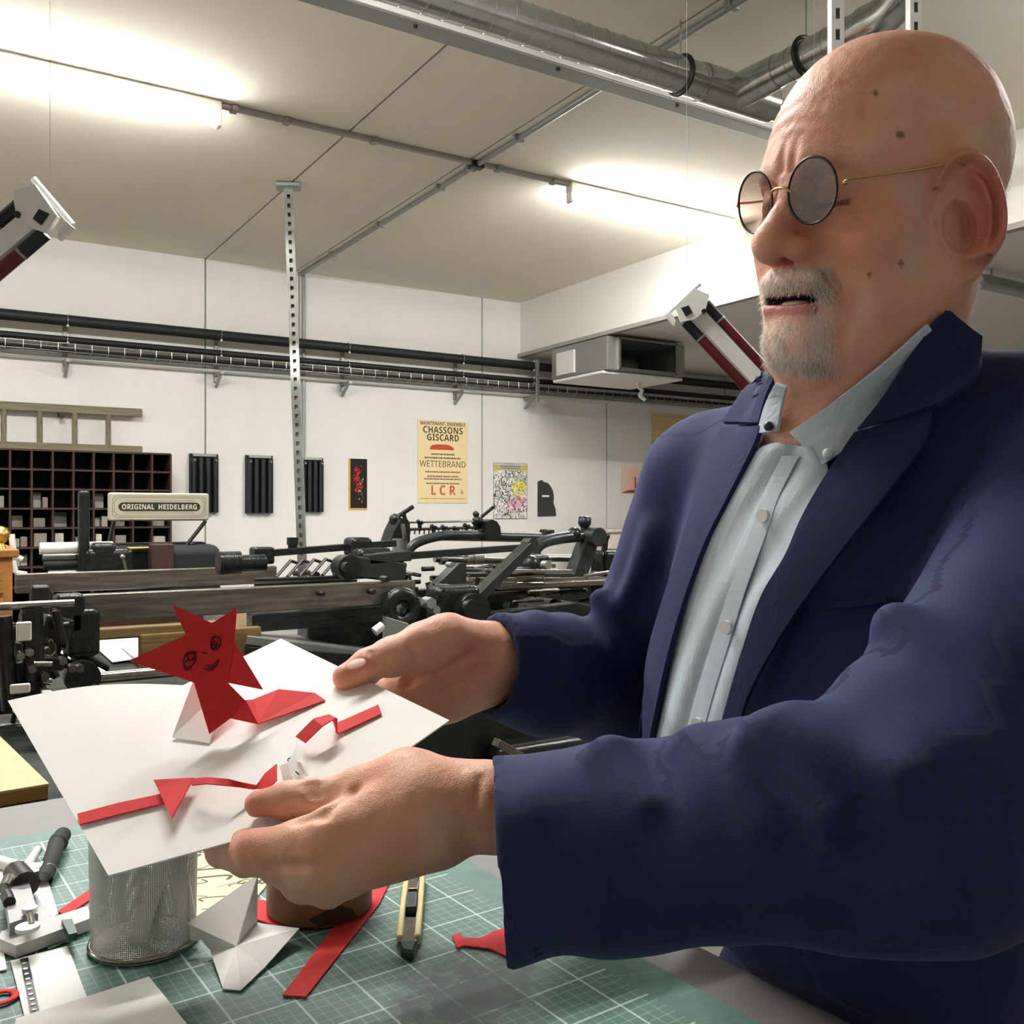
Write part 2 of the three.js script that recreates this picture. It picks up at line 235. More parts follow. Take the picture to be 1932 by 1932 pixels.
// pipes, cable tray and brackets along the far wall
{
  const z = -WALL + 0.13, xa = X0 + 0.05, xb = X1 - 0.05, y1 = EYE + 1.243, y2 = EYE + 1.118, y3 = EYE + 1.06, y4 = EYE + 1.005;
  const p1 = thing('wall_pipe', 'thick black insulated pipe, upper of the two along the far wall', 'pipe', [0, y1, z], 0, 'black pipes along the far wall');
  part(p1, 'pipe', rod(V(xa, 0, 0), V(xb, 0, 0), 0.036, 0.036, 20), M.blackPipe);
  const p2 = thing('wall_pipe', 'thin black insulated pipe, lower of the two along the far wall', 'pipe', [0, y2, z], 0, 'black pipes along the far wall');
  part(p2, 'pipe', rod(V(xa, 0, 0), V(xb, 0, 0), 0.022, 0.022, 18), M.blackPipe);
  const tr = thing('cable_tray', 'wire cable tray full of dark cables under the black wall pipes', 'cable tray', [0, y3, z]);
  for (const [dy, dz] of [[0.026, 0.05], [-0.026, 0.05], [-0.026, 0], [-0.026, -0.05]]) part(tr, 'long_wire', rod(V(xa, dy, dz), V(xb, dy, dz), 0.003, 0.003, 6), M.galv);
  const u = tube([V(0, 0.028, 0.052), V(0, -0.02, 0.052), V(0, -0.028, 0.045), V(0, -0.028, -0.052)], 0.0028, 14, 5);
  const us = []; for (let x = xa; x < xb; x += 0.1) us.push(u.clone().translate(x, 0, 0));
  part(tr, 'cross_wires', us, M.galv).userData.kind = 'stuff';
  for (let i = 0; i < 5; i++) { const pts = []; for (let x = xa; x <= xb; x += 0.35) pts.push(V(x, -0.018 + 0.012 * (i % 3) + rnd(-0.004, 0.004), -0.035 + i * 0.018 + rnd(-0.006, 0.006))); part(tr, 'cable', tube(pts, 0.008, 140, 6), i === 2 ? M.galvDull : M.blackPipe); }
  const rl = thing('support_rail', 'slim pale rail fixed to the far wall below the cable tray', 'rail', [0, y4, -WALL]);
  part(rl, 'rail', rbox(xb - xa, 0.022, 0.05, 0.004, (xa + xb) / 2, 0, 0.027), M.whitePaint);
  [127, 416, 657, 872, 1005].forEach((px, i) => {
    const p = onV(px, 620, WALL - 0.13), t = thing('pipe_bracket', ['first pipe bracket from the left edge, above the ladder', 'second pipe bracket from the left edge', 'pipe bracket just right of the perforated pole', 'pipe bracket above the tall text poster', 'long pipe bracket beside the air unit'][i], 'bracket', [p.x, 0, -WALL], 0, 'brackets holding the wall pipes');
    part(t, 'upright', rbox(0.03, y1 - y4 + 0.13, 0.022, 0.003, 0, (y1 + y4) / 2 - 0.015, 0.012 + (i === 4 ? 0.192 : 0)), M.galvDull);
    part(t, 'arm', rbox(0.03, 0.024, 0.17, 0.003, 0, y4 - 0.026, 0.095), M.galvDull);
    part(t, 'brace', rod(V(0, y4 - 0.11, 0.014), V(0, y4 - 0.03, 0.14), 0.012), M.galvDull);
    for (const [y, r] of [[y1, 0.036], [y2, 0.022]]) { const c = part(t, 'pipe_clip', new THREE.TorusGeometry(r + 0.003, 0.004, 6, 24).rotateY(Math.PI / 2).translate(0, y, 0.13), M.steel); for (const s of [-1, 1]) sub(c, 'bolt', ball(V(0, y + s * (r + 0.002), 0.155), 0.009), M.whitePaint); }
  });
}
// air unit under the soffit
{
  const t = thing('fan_coil_unit', 'grey air-handling box with black rectangular mouth under the soffit', 'air unit', [4.42, BULKY, -5.58]);
  const W = 0.66, H = 0.24, D = 0.72;
  part(t, 'casing', [box(W + 0.1, 0.012, D, W / 2 - 0.03, -0.03, -D / 2), box(0.012, H, D, -0.08, -H / 2 - 0.03, -D / 2), box(0.012, H, D, W + 0.02, -H / 2 - 0.03, -D / 2), box(W + 0.1, 0.012, D, W / 2 - 0.03, -H - 0.03, -D / 2), box(W + 0.1, H, 0.012, W / 2 - 0.03, -H / 2 - 0.03, -D)], M.galvDull);
  for (const x of [-0.03, W - 0.03]) part(t, 'front_panel', box(0.1, H, 0.012, x, -H / 2 - 0.03, 0), M.galvDull);
  part(t, 'mouth_frame', [box(W - 0.1, 0.018, 0.03, W / 2 - 0.03, -0.036, 0.012), box(W - 0.1, 0.018, 0.03, W / 2 - 0.03, -H - 0.024, 0.012), box(0.018, H, 0.03, 0.02, -H / 2 - 0.03, 0.012), box(0.018, H, 0.03, W - 0.08, -H / 2 - 0.03, 0.012)], M.steel);
  part(t, 'fan_drum', rod(V(0.06, -H / 2 - 0.03, -0.5), V(W - 0.1, -H / 2 - 0.03, -0.5), 0.085, 0.085, 24), M.galvDull);
  part(t, 'drip_tray', rbox(W + 0.14, 0.02, D * 0.9, 0.004, W / 2 - 0.03, -H - 0.05, -D / 2), M.soffit);
  part(t, 'insulation', rbox(0.02, H * 0.75, 0.24, 0.004, -0.092, -H / 2 - 0.04, -0.52), M.paperGrey);
  for (const x of [-0.05, W - 0.01]) part(t, 'hanger', rod(V(x, -0.03, -D / 2), V(x, 0, -D / 2), 0.008), M.galvDull);
  const h = thing('pipe_elbow', 'small white drain elbow below the air unit', 'pipe', [4.9, BULKY - H - 0.06, -5.9]);
  part(h, 'elbow', tube([V(0, 0.01, 0), V(0.01, -0.03, 0), V(0.04, -0.06, 0), V(0.02, -0.1, 0), V(0.07, -0.13, 0)], 0.016, 24, 10), M.whitePaint);
  const d = thing('soffit_pipe', 'shiny metal pipe under the soffit behind his neck', 'pipe', [0, BULKY - 0.08, -3.0]);
  part(d, 'pipe', rod(V(4.6, 0, 0), V(X1 - 0.1, 0, 0), 0.042, 0.042, 20), M.steel);
  for (const x of [5.0, 6.4]) part(d, 'hanger', rod(V(x, 0.04, 0), V(x, 0.08, 0), 0.006), M.galvDull);
}
// ---------- things on the far wall ----------
// a flat print pinned to the wall between two pixels' places on the wall
function poster(name, label, cat, px0, py0, px1, py1, draw, res = 512) {
  const a = onV(px0, py0, WALL), b = onV(px1, py1, WALL), W = b.x - a.x, H = a.y - onV(px0, py1, WALL).y;
  const h = Math.max(64, Math.round(res * H / W)), t = canvas(res, h, draw);
  const p = thing(name, label, cat, [(a.x + b.x) / 2, a.y - H / 2, -WALL + 0.004]);
  const g = new THREE.PlaneGeometry(W, H, 1, 1).translate(0, 0, 0.0022);
  part(p, 'sheet', box(W, H, 0.003), M.paper);
  part(p, 'print', g, std(0xffffff, 0.8, 0, { map: t }));
  return p;
}
const lines = (c, x, y, w, n, lh, th, col) => { c.fillStyle = col; for (let i = 0; i < n; i++) { let xx = x - w / 2 * (1 - 0.12 * (i % 2)); const end = x + w / 2 * (1 - 0.12 * (i % 2)); while (xx < end) { const l = 6 + hash2(i, Math.round(xx), 5) * 14; c.fillRect(xx, y + i * lh, Math.min(l, end - xx), th); xx += l + 4; } } };
poster('text_poster', 'tall cream poster with bold lettering and red LCR at its foot', 'poster', 787, 793, 882, 951, (c, w, h) => {
  c.fillStyle = '#efd9a8'; c.fillRect(0, 0, w, h); c.textAlign = 'center'; c.fillStyle = '#4b4130';
  c.font = 'bold 44px sans-serif'; c.fillText('MAINTENANT, ENSEMBLE', w / 2, h * 0.06, w * 0.9);
  c.font = 'bold 82px sans-serif'; c.fillText('CHASSONS', w / 2, h * 0.155, w * 0.8); c.fillText('GISCARD', w / 2, h * 0.245, w * 0.65);
  c.fillStyle = '#c9503c'; c.beginPath(); c.moveTo(w * 0.24, h * 0.355); c.quadraticCurveTo(w * 0.24, h * 0.29, w * 0.4, h * 0.29); c.lineTo(w * 0.58, h * 0.29); c.quadraticCurveTo(w * 0.68, h * 0.3, w * 0.73, h * 0.345); c.lineTo(w * 0.7, h * 0.355); c.closePath(); c.fill();
  lines(c, w / 2, h * 0.4, w * 0.46, 1, 30, 14, '#6b5c42'); lines(c, w / 2, h * 0.445, w * 0.72, 1, 30, 14, '#5c4f3a');
  c.fillStyle = '#5a4d38'; c.font = '78px sans-serif'; c.fillText('WETTEBRAND', w / 2, h * 0.565, w * 0.92);
  lines(c, w / 2, h * 0.615, w * 0.7, 2, 40, 13, '#75664a'); lines(c, w / 2, h * 0.7, w * 0.74, 2, 40, 13, '#75664a');
  c.fillStyle = '#cf5a45'; c.font = 'bold 118px sans-serif'; c.fillText('L C R', w * 0.5, h * 0.9, w * 0.5); c.fillStyle = '#8d7a52'; c.font = 'bold 50px sans-serif'; c.fillText('6', w * 0.88, h * 0.89);
  lines(c, w / 2, h * 0.94, w * 0.9, 1, 30, 8, '#a88f62');
});
poster('comic_poster', 'busy black and white comic poster with yellow and pink patches', 'poster', 930, 875, 994, 981, (c, w, h) => {
  c.fillStyle = '#d9d5cd'; c.fillRect(0, 0, w, h);
  for (let i = 0; i < 260; i++) { const x = rnd(0, w), y = rnd(h * 0.12, h), r = rnd(8, 46); c.strokeStyle = ['#2a2828', '#4a4748', '#888', '#fff', '#eee'][i % 5]; c.lineWidth = rnd(4, 13); c.beginPath(); c.arc(x, y, r, rnd(0, 6), rnd(0, 6)); c.stroke(); }
  for (let i = 0; i < 26; i++) { c.fillStyle = ['#e3d23c', '#e9df6d', '#efe58a'][i % 3]; c.beginPath(); c.arc(rnd(w * 0.62, w * 0.92), rnd(h * 0.34, h * 0.58), rnd(10, 34), 0, 7); c.fill(); }
  for (let i = 0; i < 22; i++) { c.fillStyle = ['#c94b72', '#dd6f8c', '#e9a0b4'][i % 3]; c.beginPath(); c.arc(rnd(w * 0.35, w * 0.95), rnd(h * 0.62, h * 0.86), rnd(8, 24), 0, 7); c.fill(); }
  for (let i = 0; i < 120; i++) { c.strokeStyle = '#333031'; c.lineWidth = rnd(2, 6); const x = rnd(0, w), y = rnd(h * 0.2, h); c.beginPath(); c.moveTo(x, y); c.lineTo(x + rnd(-40, 40), y + rnd(-40, 40)); c.stroke(); }
  c.fillStyle = '#cdbd46'; c.fillRect(0, h * 0.03, w, h * 0.1); c.fillStyle = '#bdbab2'; c.beginPath(); c.ellipse(w / 2, h * 0.065, w * 0.38, h * 0.055, 0, 0, 7); c.fill(); lines(c, w / 2, h * 0.05, w * 0.62, 2, 26, 12, '#55524c'); c.strokeStyle = '#555'; c.lineWidth = 6; c.strokeRect(3, 3, w - 6, h - 6);
});
poster('dark_poster', 'narrow black poster with red and yellow marks', 'poster', 657, 867, 692, 964, (c, w, h) => {
  c.fillStyle = '#141110'; c.fillRect(0, 0, w, h); c.fillStyle = '#d8ad35'; c.fillRect(0, 0, w * 0.1, h); c.fillRect(0, h * 0.965, w, h * 0.035);
  for (let i = 0; i < 46; i++) { c.fillStyle = ['#9c1d1c', '#c22a22', '#7d1514'][i % 3]; c.beginPath(); c.ellipse(w * rnd(0.28, 0.66), h * rnd(0.14, 0.62), rnd(8, 34), rnd(14, 60), rnd(0, 3), 0, 7); c.fill(); }
  for (let i = 0; i < 26; i++) { c.fillStyle = ['#c9a13a', '#e8e2cf', '#b33'][i % 3]; c.fillRect(w * rnd(0.45, 0.75), h * rnd(0.38, 0.82), rnd(6, 26), rnd(10, 50)); }
});
poster('small_print', 'small pale print with orange glow over a brown strip', 'poster', 1170, 880, 1223, 933, (c, w, h) => {
  c.fillStyle = '#ecd9c8'; c.fillRect(0, 0, w, h); const g = c.createRadialGradient(w * 0.52, h * 0.6, 10, w * 0.52, h * 0.6, w * 0.6); g.addColorStop(0, '#efb9a6'); g.addColorStop(1, '#ecd9c8'); c.fillStyle = g; c.fillRect(0, 0, w, h);
  c.fillStyle = '#b9412f'; c.fillRect(w * 0.5, h * 0.4, w * 0.05, h * 0.42); c.fillStyle = '#8a4a2e'; c.beginPath(); c.moveTo(w * 0.03, h * 0.98); c.quadraticCurveTo(w * 0.5, h * 0.74, w * 0.97, h * 0.98); c.fill();
});
poster('mustard_poster', 'plain mustard yellow poster behind his far shoulder', 'poster', 1228, 780, 1301, 922, (c, w, h) => {
  c.fillStyle = '#dcc794'; c.fillRect(0, 0, w, h); c.strokeStyle = '#cdb57c'; c.lineWidth = 8; c.strokeRect(20, 30, w - 40, h - 60); lines(c, w / 2, h * 0.12, w * 0.7, 4, 60, 10, '#d3bc83'); lines(c, w / 2, h * 0.5, w * 0.6, 5, 60, 10, '#d3bc83');
});
{ // torn dark sheet
  const q = (x, y) => { const p = onV(x, y, WALL); return [p.x, p.y]; }, o = q(1030, 945);
  const pts = [[1014, 976], [1048, 975], [1047, 962], [1043, 952], [1044, 940], [1042, 928], [1038, 920], [1033, 914], [1026, 912], [1021, 908], [1014, 911]].map(([x, y]) => { const p = q(x, y); return [p[0] - o[0], p[1] - o[1]]; });
  const t = thing('torn_sheet', 'dark grey torn sheet with a white slit, right of the comic poster', 'poster', [o[0], o[1], -WALL + 0.006]);
  part(t, 'sheet', plate(pts.reverse(), 0.003), std(0x3a3735, 0.8)); const s = q(1028, 938);
  part(t, 'white_slit', box(0.075, 0.016, 0.002, s[0] - o[0], s[1] - o[1], 0.0055), M.paper);
}
// ribbed black panels
const ribbed = ['first', 'second', 'third'];
[[358, 413, 857, 969], [464, 516, 860, 970], [568, 611, 864, 968]].forEach(([x0, x1, y0, y1], i) => {
  const a = onV(x0, y0, WALL - 0.03), b = onV(x1, y1, WALL - 0.03), W = b.x - a.x, H = a.y - b.y;
  const t = thing('ribbed_panel', ['black ribbed wall panel half hidden by the name plate', 'black ribbed wall panel left of the perforated pole', 'black ribbed wall panel right behind the perforated pole'][i], 'panel', [(a.x + b.x) / 2, a.y - H / 2, -WALL], 0, 'black ribbed panels in a row on the wall');
  part(t, 'back_plate', rbox(W, H, 0.016, 0.004, 0, 0, 0.009), M.blackPlastic);
  for (let k = 0; k < 4; k++) part(t, 'rib', rod(V(-W / 2 + W * (k + 0.5) / 4, -H / 2, 0.03), V(-W / 2 + W * (k + 0.5) / 4, H / 2 - 0.03, 0.03), W / 9), M.blackPlastic);
  part(t, 'top_bar', rbox(W * 0.8, 0.022, 0.03, 0.004, 0, H / 2 - 0.012, 0.03), M.galvDull);
  for (const s of [-1, 1]) part(t, 'clip', ball(V(s * W * 0.36, H / 2 - 0.05, 0.062), 0.011), M.steel);
});
// ladder lying along the top of the pigeonhole case
{
  const v = WALL - 0.06, a = onV(0, 763, v), b = onV(268, 785, v), c = onV(268, 851, v), yT = (a.y + b.y) / 2, yB = c.y;
  const t = thing('wooden_ladder', 'old wooden ladder hung sideways above the pigeonhole case', 'ladder', [b.x, yB, -v]);
  part(t, 'rail', rbox(2.6, 0.055, 0.035, 0.006, -1.3, yT - yB, 0), M.ladder); part(t, 'rail', rbox(2.6, 0.05, 0.035, 0.006, -1.3, 0, 0), M.ladder);
  [204, 141, 75, 7, -70, -150, -240].forEach(px => { const p = onV(px, 810, v); part(t, 'rung', rod(V(p.x - b.x, 0, 0), V(p.x - b.x, yT - yB, 0), 0.017), M.ladder); });
  for (const x of [-0.5, -1.9]) part(t, 'wall_hook', rbox(0.03, 0.03, 0.1, 0.004, x, yT - yB - 0.04, -0.01), M.darkSteel);
}
// pigeonhole case with boxes and packets in its cells
{
  const v = WALL - 0.32, cw = 0.1185, ch = 0.1215, xr = 1.415, top = 1.745, nc = 13, nr = 10, D = 0.31, th = 0.011, x0 = xr - nc * cw, y0 = top - nr * ch;
  const t = thing('pigeonhole_case', 'dark wooden pigeonhole case full of small packets against the wall', 'shelf', [xr, 0, -WALL]);
  part(t, 'back', box(nc * cw, nr * ch, 0.012, -nc * cw / 2, (top + y0) / 2, 0.008), M.darkWood);
  for (let i = 0; i <= nc; i++) part(t, 'divider', box(th, nr * ch, D, -i * cw, (top + y0) / 2, D / 2 + 0.01), M.darkWood);
  for (let j = 0; j <= nr; j++) part(t, 'shelf_board', box(nc * cw, th, D, -nc * cw / 2, top - j * ch, D / 2 + 0.012), M.darkWood);
  part(t, 'plinth', box(nc * cw + 0.04, y0, D + 0.06, -nc * cw / 2, y0 / 2, D / 2 + 0.03), M.darkWood);
  const mats = [std(0xb9b2a6, 0.85), std(0x9d9a90, 0.85), std(0xc9c1b4, 0.85), std(0x8d8377, 0.85), std(0xaaa79a, 0.85)];
  let mi = 0; const ord = ['first', 'second', 'third', 'fourth', 'fifth', 'sixth', 'seventh', 'eighth', 'ninth', 'tenth'];
  const fill = [0, 1, 7, 5, 9];                    // how many of each ten cells in the rows from the top hold something
  for (let j = 0; j < 6; j++) for (let i = 0; i < 10; i++) {
    if (rnd() * 10 > (fill[j] ?? 8)) continue;
    const n = 1 + (rnd() < 0.45 ? 1 : 0); let x = xr - (i + 1) * cw + th;
    for (let k = 0; k < n; k++) {
      const w = rnd(0.028, n > 1 ? 0.045 : 0.085), h = rnd(0.05, 0.1), d = rnd(0.12, 0.26), yy = top - (j + 1) * ch + th / 2 + 0.0005;
      const lab = `${h > 0.075 ? 'tall' : 'low'} ${['greyish', 'grey', 'pale', 'brownish', 'stone-coloured'][mi = Math.floor(rnd(0, 5))]} packet in the dark case, ${ord[j]} row, ${ord[i]} cell from the right${n > 1 ? k ? ', right one' : ', left one' : ''}`;
      const p = thing('type_packet', lab, 'packet', [x + w / 2 + 0.004, yy, -WALL + 0.02 + d / 2 + rnd(0, 0.28 - d)], 0, 'packets in the pigeonhole case');
      part(p, 'wrapper', rbox(w, h, d, 0.003, 0, h / 2, 0), mats[mi]); x += w + 0.006;
      if (x > xr - i * cw - 0.04) break;
    }
  }
}
// ---------- the far platen press with its name plate ----------
const XA = V(1, 0, 0), YA = V(0, 1, 0), ZA = V(0, 0, 1);
{
  const v = 4.5, o = onV(230, 1100, v);
  const t = thing('platen_press', 'black platen press with shiny rollers in front of the pigeonhole case', 'printing press', [o.x, 0, -v]);
  const P = (px, py, dv = 0) => onV(px, py, v + dv).sub(V(o.x, 0, -v));
  part(t, 'base', rbox(0.86, 0.86, 0.7, 0.03, 0.12, 0.43, -0.2), M.castIron);
  for (const [px, py, len, r, mt] of [[75, 1037, 0.0, 0.026, 'w'], [80, 1052, 0, 0.022, 's'], [82, 1068, 0, 0.024, 'r'], [90, 1085, 0, 0.024, 's'], [92, 1100, 0, 0.026, 'r']]) {
    const a = P(px, py), b = P(212, py); b.y = a.y;
    part(t, 'roller', rod(a, b, r, r, 20), { w: M.whitePaint, s: M.steel, r: M.rubber }[mt]);
  }
  part(t, 'roller_arm', [rod(P(22, 1010, -0.05), P(26, 1050, -0.05), 0.012), rod(P(26, 1050, -0.05), P(42, 1058, -0.05), 0.012), rod(P(24, 1060, -0.05), P(28, 1082, -0.05), 0.014), rod(P(28, 1082, -0.05), P(50, 1086, -0.05), 0.012)], M.whitePaint);
  part(t, 'column', rbox(0.045, 0.42, 0.05, 0.012, P(154, 960).x, P(154, 1010).y - 0.02, 0.06), M.castIron);
  part(t, 'gripper_block', [rbox(0.2, 0.16, 0.2, 0.03, P(200, 1068).x, P(200, 1068).y, 0), rbox(0.1, 0.07, 0.16, 0.02, P(190, 1040).x, P(190, 1040).y, 0.02)], M.castIron);
  part(t, 'lever', [rod(P(232, 1055, -0.1), P(240, 1088, -0.1), 0.008), ball(P(231, 1053, -0.1), 0.014)], M.steel);
  part(t, 'platen', rbox(0.5, 0.3, 0.1, 0.02, P(290, 1080).x, P(290, 1080).y - 0.02, -0.08), M.castIron);
  part(t, 'wooden_shelf', rbox(0.1, 0.12, 0.12, 0.008, P(302, 1052).x, P(302, 1052).y, 0.0), M.darkWood);
  part(t, 'brass_rail', rod(P(238, 1037), P(322, 1035), 0.007), M.brass);
  part(t, 'guard_box', rbox(0.26, 0.26, 0.3, 0.05, P(362, 1082).x, P(362, 1082).y, -0.1), M.rubber);
  part(t, 'knob', [rod(P(361, 1040), P(361, 1030), 0.008), ball(P(361, 1029), 0.013)], M.castIron);
  part(t, 'flywheel', disc(V(-0.36, 0.62, -0.2), XA, 0.3, 0.05, 40), M.castIron);
  part(t, 'small_label', box(0.1, 0.03, 0.004, P(302, 1080).x, P(302, 1080).y, 0.002 + 0.0), M.galvDull);
  // name plate on two stays
  const a = P(203, 931), b = P(394, 931), c = P(205, 985), W = b.x - a.x, H = a.y - c.y;
  const face = canvas(1024, 300, (g, w, h) => {
    g.fillStyle = '#b9b39f'; g.fillRect(0, 0, w, h);
    g.strokeStyle = '#7f7a6a'; g.lineWidth = 7; const rr = (i, r) => { g.beginPath(); g.roundRect(i, i, w - 2 * i, h - 2 * i, r); g.stroke(); }; rr(24, 60); rr(42, 70); g.lineWidth = 4;
    for (const y of [74, 88, 212, 226]) { g.beginPath(); g.moveTo(150, y); g.lineTo(w - 150, y); g.stroke(); }
    g.fillStyle = '#2b2c1d'; g.beginPath(); g.roundRect(84, 98, w - 168, 104, 52); g.fill(); g.fillStyle = '#d6d0bb'; g.textAlign = 'center'; g.font = 'bold 84px sans-serif'; g.fillText('ORIGINAL  HEIDELBERG', w / 2, 180, w - 230);
  });
  const s = part(t, 'name_plate', rbox(W, H, 0.025, 0.012, (a.x + b.x) / 2, a.y - H / 2, 0.0), std(0xb5b09d, 0.5, 0.3), 'pale metal name plate with raised dark lettering strip');
  sub(s, 'lettering', new THREE.PlaneGeometry(W * 0.965, H * 0.9).translate((a.x + b.x) / 2, a.y - H / 2, 0.0135), std(0xffffff, 0.5, 0.25, { map: face }));
  part(t, 'stay', rod(P(388, 985), P(338, 1048), 0.009), M.darkSteel);
  part(t, 'stay', rod(P(215, 985, 0.05), P(200, 1050, 0.05), 0.009), M.darkSteel);
}
{ // pale cabinet against the far wall, seen between the press and his sleeve
  const p = onV(1148, 1001, 6.0), t = thing('pale_cabinet', 'pale pinkish low cabinet between the press and his far sleeve', 'cabinet', [p.x, 0, -6.0]);
  const pm = std(0xcdbfb8, 0.7); part(t, 'body', rbox(1.1, p.y - 0.02, 0.5, 0.008, 0.55, (p.y - 0.02) / 2, -0.25), pm); part(t, 'top', rbox(1.13, 0.025, 0.54, 0.006, 0.55, p.y - 0.0125, -0.25), pm);
  for (const x of [0.28, 0.82]) { const d = part(t, 'door', rbox(0.5, p.y - 0.14, 0.014, 0.004, x, p.y / 2 - 0.02, 0.006), pm); sub(d, 'handle', rod(V(x + 0.16, p.y - 0.22, 0.026), V(x + 0.16, p.y - 0.34, 0.026), 0.006), M.galvDull); }
}
// wooden drawer cabinet at the left edge
{
  const p = onV(24, 1052, 3.9), t = thing('drawer_cabinet', 'honey-coloured wooden drawer cabinet cut by the left edge', 'cabinet', [p.x, 0, -3.9]);
  part(t, 'body', rbox(0.9, p.y, 0.6, 0.01, -0.45, p.y / 2, -0.3), M.wood);
  for (let i = 0; i < 7; i++) { const d = part(t, 'drawer', rbox(0.84, 0.09, 0.02, 0.005, -0.45, p.y - 0.09 - i * 0.105, 0.006), M.wood); sub(d, 'knob', ball(V(-0.12, p.y - 0.09 - i * 0.105, 0.026), 0.014), M.brass); }
  part(t, 'top_board', rbox(0.94, 0.03, 0.64, 0.006, -0.45, p.y + 0.012, -0.3), M.wood);
  const b = onV(3, 1028, 3.9), s = thing('brass_ball', 'rounded brass finial on the wooden drawer cabinet', 'finial', [b.x, p.y + 0.0275, -4.0]);
  part(s, 'ball', [ball(V(0, 0.05, 0), 0.034, 16), rod(V(0, 0, 0), V(0, 0.03, 0), 0.022, 0.012)], M.brass);
}
// ---------- the big cylinder press in the middle ground ----------
{
  const F = 2.3, B = 3.0;                          // front and back side frames
  const o = V(1.3, 0, -2.65);
  const t = thing('cylinder_press', 'large dark green and black cylinder printing press with long steel rails', 'printing press', [o.x, 0, o.z]);
  const P = (px, py, v) => onV(px, py, v).sub(o);
  const at = (px, py, v, dx = 0, dy = 0, dz = 0) => P(px, py, v).add(V(dx, dy, dz));
  // long rails
  const lr = (x0, y0, x1, y1, v, h) => { const a = P(x0, y0, v), b = P(x1, y1, v); b.y = a.y = (a.y + b.y) / 2; return bar(a, b, h, 0.03); };
  part(t, 'front_rail', lr(125, 1153, 780, 1116, F, 0.062), M.rail, 'worn steel front rail');
  part(t, 'back_rail', lr(28, 1107, 520, 1082, B, 0.056), M.rail, 'worn steel back rail');
  part(t, 'rail_head', rbox(0.06, 0.09, 0.06, 0.01, ...at(130, 1160, F).toArray()), M.castIron);
  part(t, 'rail_foot', rbox(0.05, 0.16, 0.05, 0.01, ...at(75, 1160, B - 0.1).toArray()), M.darkSteel);
  // side frames and body under the rails
  const fr = (v, x0, x1) => { const a = P(x0, 1140, v).x, b = P(x1, 1140, v).x; return plate([[a, 0.02], [a, 0.7], [a + 0.1, 0.95], [a + 0.18, 1.06], [b - 0.35, 1.08], [b - 0.2, 1.0], [b, 0.86], [b + 0.05, 0.02]], 0.05).translate(0, 0, -v - o.z); };
  part(t, 'side_frame', fr(F + 0.06, 720, 1240), M.castIron); part(t, 'side_frame', fr(B + 0.2, 560, 1210), M.castIron);
  part(t, 'bed', rbox(1.3, 0.4, 0.8, 0.03, 0.72, 0.5, 0), M.castIron);
  part(t, 'impression_cylinder', rod(V(0.72, 0.86, 0.26), V(0.72, 0.86, -0.42), 0.17, 0.17, 40), M.darkSteel);
  // delivery side: frame posts, board and wire rack under the rails
  for (const [px, v] of [[160, F + 0.02], [45, B]]) part(t, 'post', rbox(0.05, 1.02, 0.05, 0.01, P(px, 1200, v).x, 0.53, -v - o.z), M.castIron);
  part(t, 'lower_tray', [rbox(1.0, 0.05, 0.86, 0.02, P(330, 1290, 2.5).x, P(330, 1292, 2.5).y - 0.02, -2.76 - o.z)], M.castGreen);
  part(t, 'tray_lip', rod(P(165, 1283, 2.36), P(330, 1268, 2.36), 0.014), M.steel);
  for (let i = 0; i < 5; i++) part(t, 'rack_wire', rod(P(108 + i * 14, 1190, 2.3 + i * 0.05), P(110 + i * 14, 1255 + i * 6, 2.3 + i * 0.05), 0.005), M.darkSteel);
  part(t, 'rack_bar', [rod(P(112, 1212, 2.3), P(205, 1262, 2.3), 0.009), rod(P(100, 1236, 2.32), P(150, 1270, 2.32), 0.011)], M.darkSteel);
  part(t, 'ink_duct', rbox(0.07, 0.11, 0.1, 0.015, ...at(152, 1192, F + 0.02).toArray()), M.castIron);
  part(t, 'red_board', rbox(0.34, 0.045, 0.04, 0.006, ...at(250, 1172, F + 0.2).toArray()), M.darkWood);
  part(t, 'wood_bar', rbox(0.42, 0.028, 0.04, 0.005, ...at(275, 1192, F + 0.16).toArray()), M.oldWood);
  // left cluster of levers, knobs and weights
  const L = 2.05;
  part(t, 'left_shaft', rod(P(-30, 1148, L), P(140, 1140, L), 0.008), M.steel);
  part(t, 'left_arm', [rod(P(5, 1165, L), P(20, 1340, L), 0.016), rod(P(60, 1150, L), P(65, 1300, L), 0.02)], M.castIron);
  part(t, 'left_box', rbox(0.2, 0.62, 0.2, 0.03, P(30, 1300, L + 0.2).x, 0.62, -L - 0.2 - o.z), M.castIron);
  part(t, 'left_cheek', plate([[-0.05, 0], [0.03, 0], [0.036, 0.05], [0.01, 0.1], [-0.04, 0.09]], 0.05).translate(P(50, 1300, L).x, P(50, 1350, L).y, -L - 0.06 - o.z), M.castIron);
  for (let i = 0; i < 46; i++) { const px = rnd(-5, 108), py = rnd(1150, 1335), v = rnd(L - 0.04, L + 0.22), a = P(px, py, v), k = i % 4;
    if (k === 0) part(t, 'link_rod', rod(a, P(px + rnd(-8, 16), py + rnd(20, 70), v), rnd(0.004, 0.009)), [M.darkSteel, M.castIron, M.castIron][i % 3]);
    else if (k === 1) part(t, 'stud', disc(a, ZA, rnd(0.006, 0.013), 0.03, 10), [M.castIron, M.steel, M.darkSteel][i % 3]);
    else if (k === 2) part(t, 'lug', rbox(rnd(0.02, 0.06), rnd(0.02, 0.05), 0.04, 0.006, a.x, a.y, a.z, rnd(-0.3, 0.3), 0, rnd(-0.5, 0.5)), M.castIron);
    else part(t, 'cross_pin', rod(a, P(px + rnd(10, 40), py + rnd(-6, 6), v), rnd(0.004, 0.008)), i % 8 === 3 ? M.steel : M.castIron); }
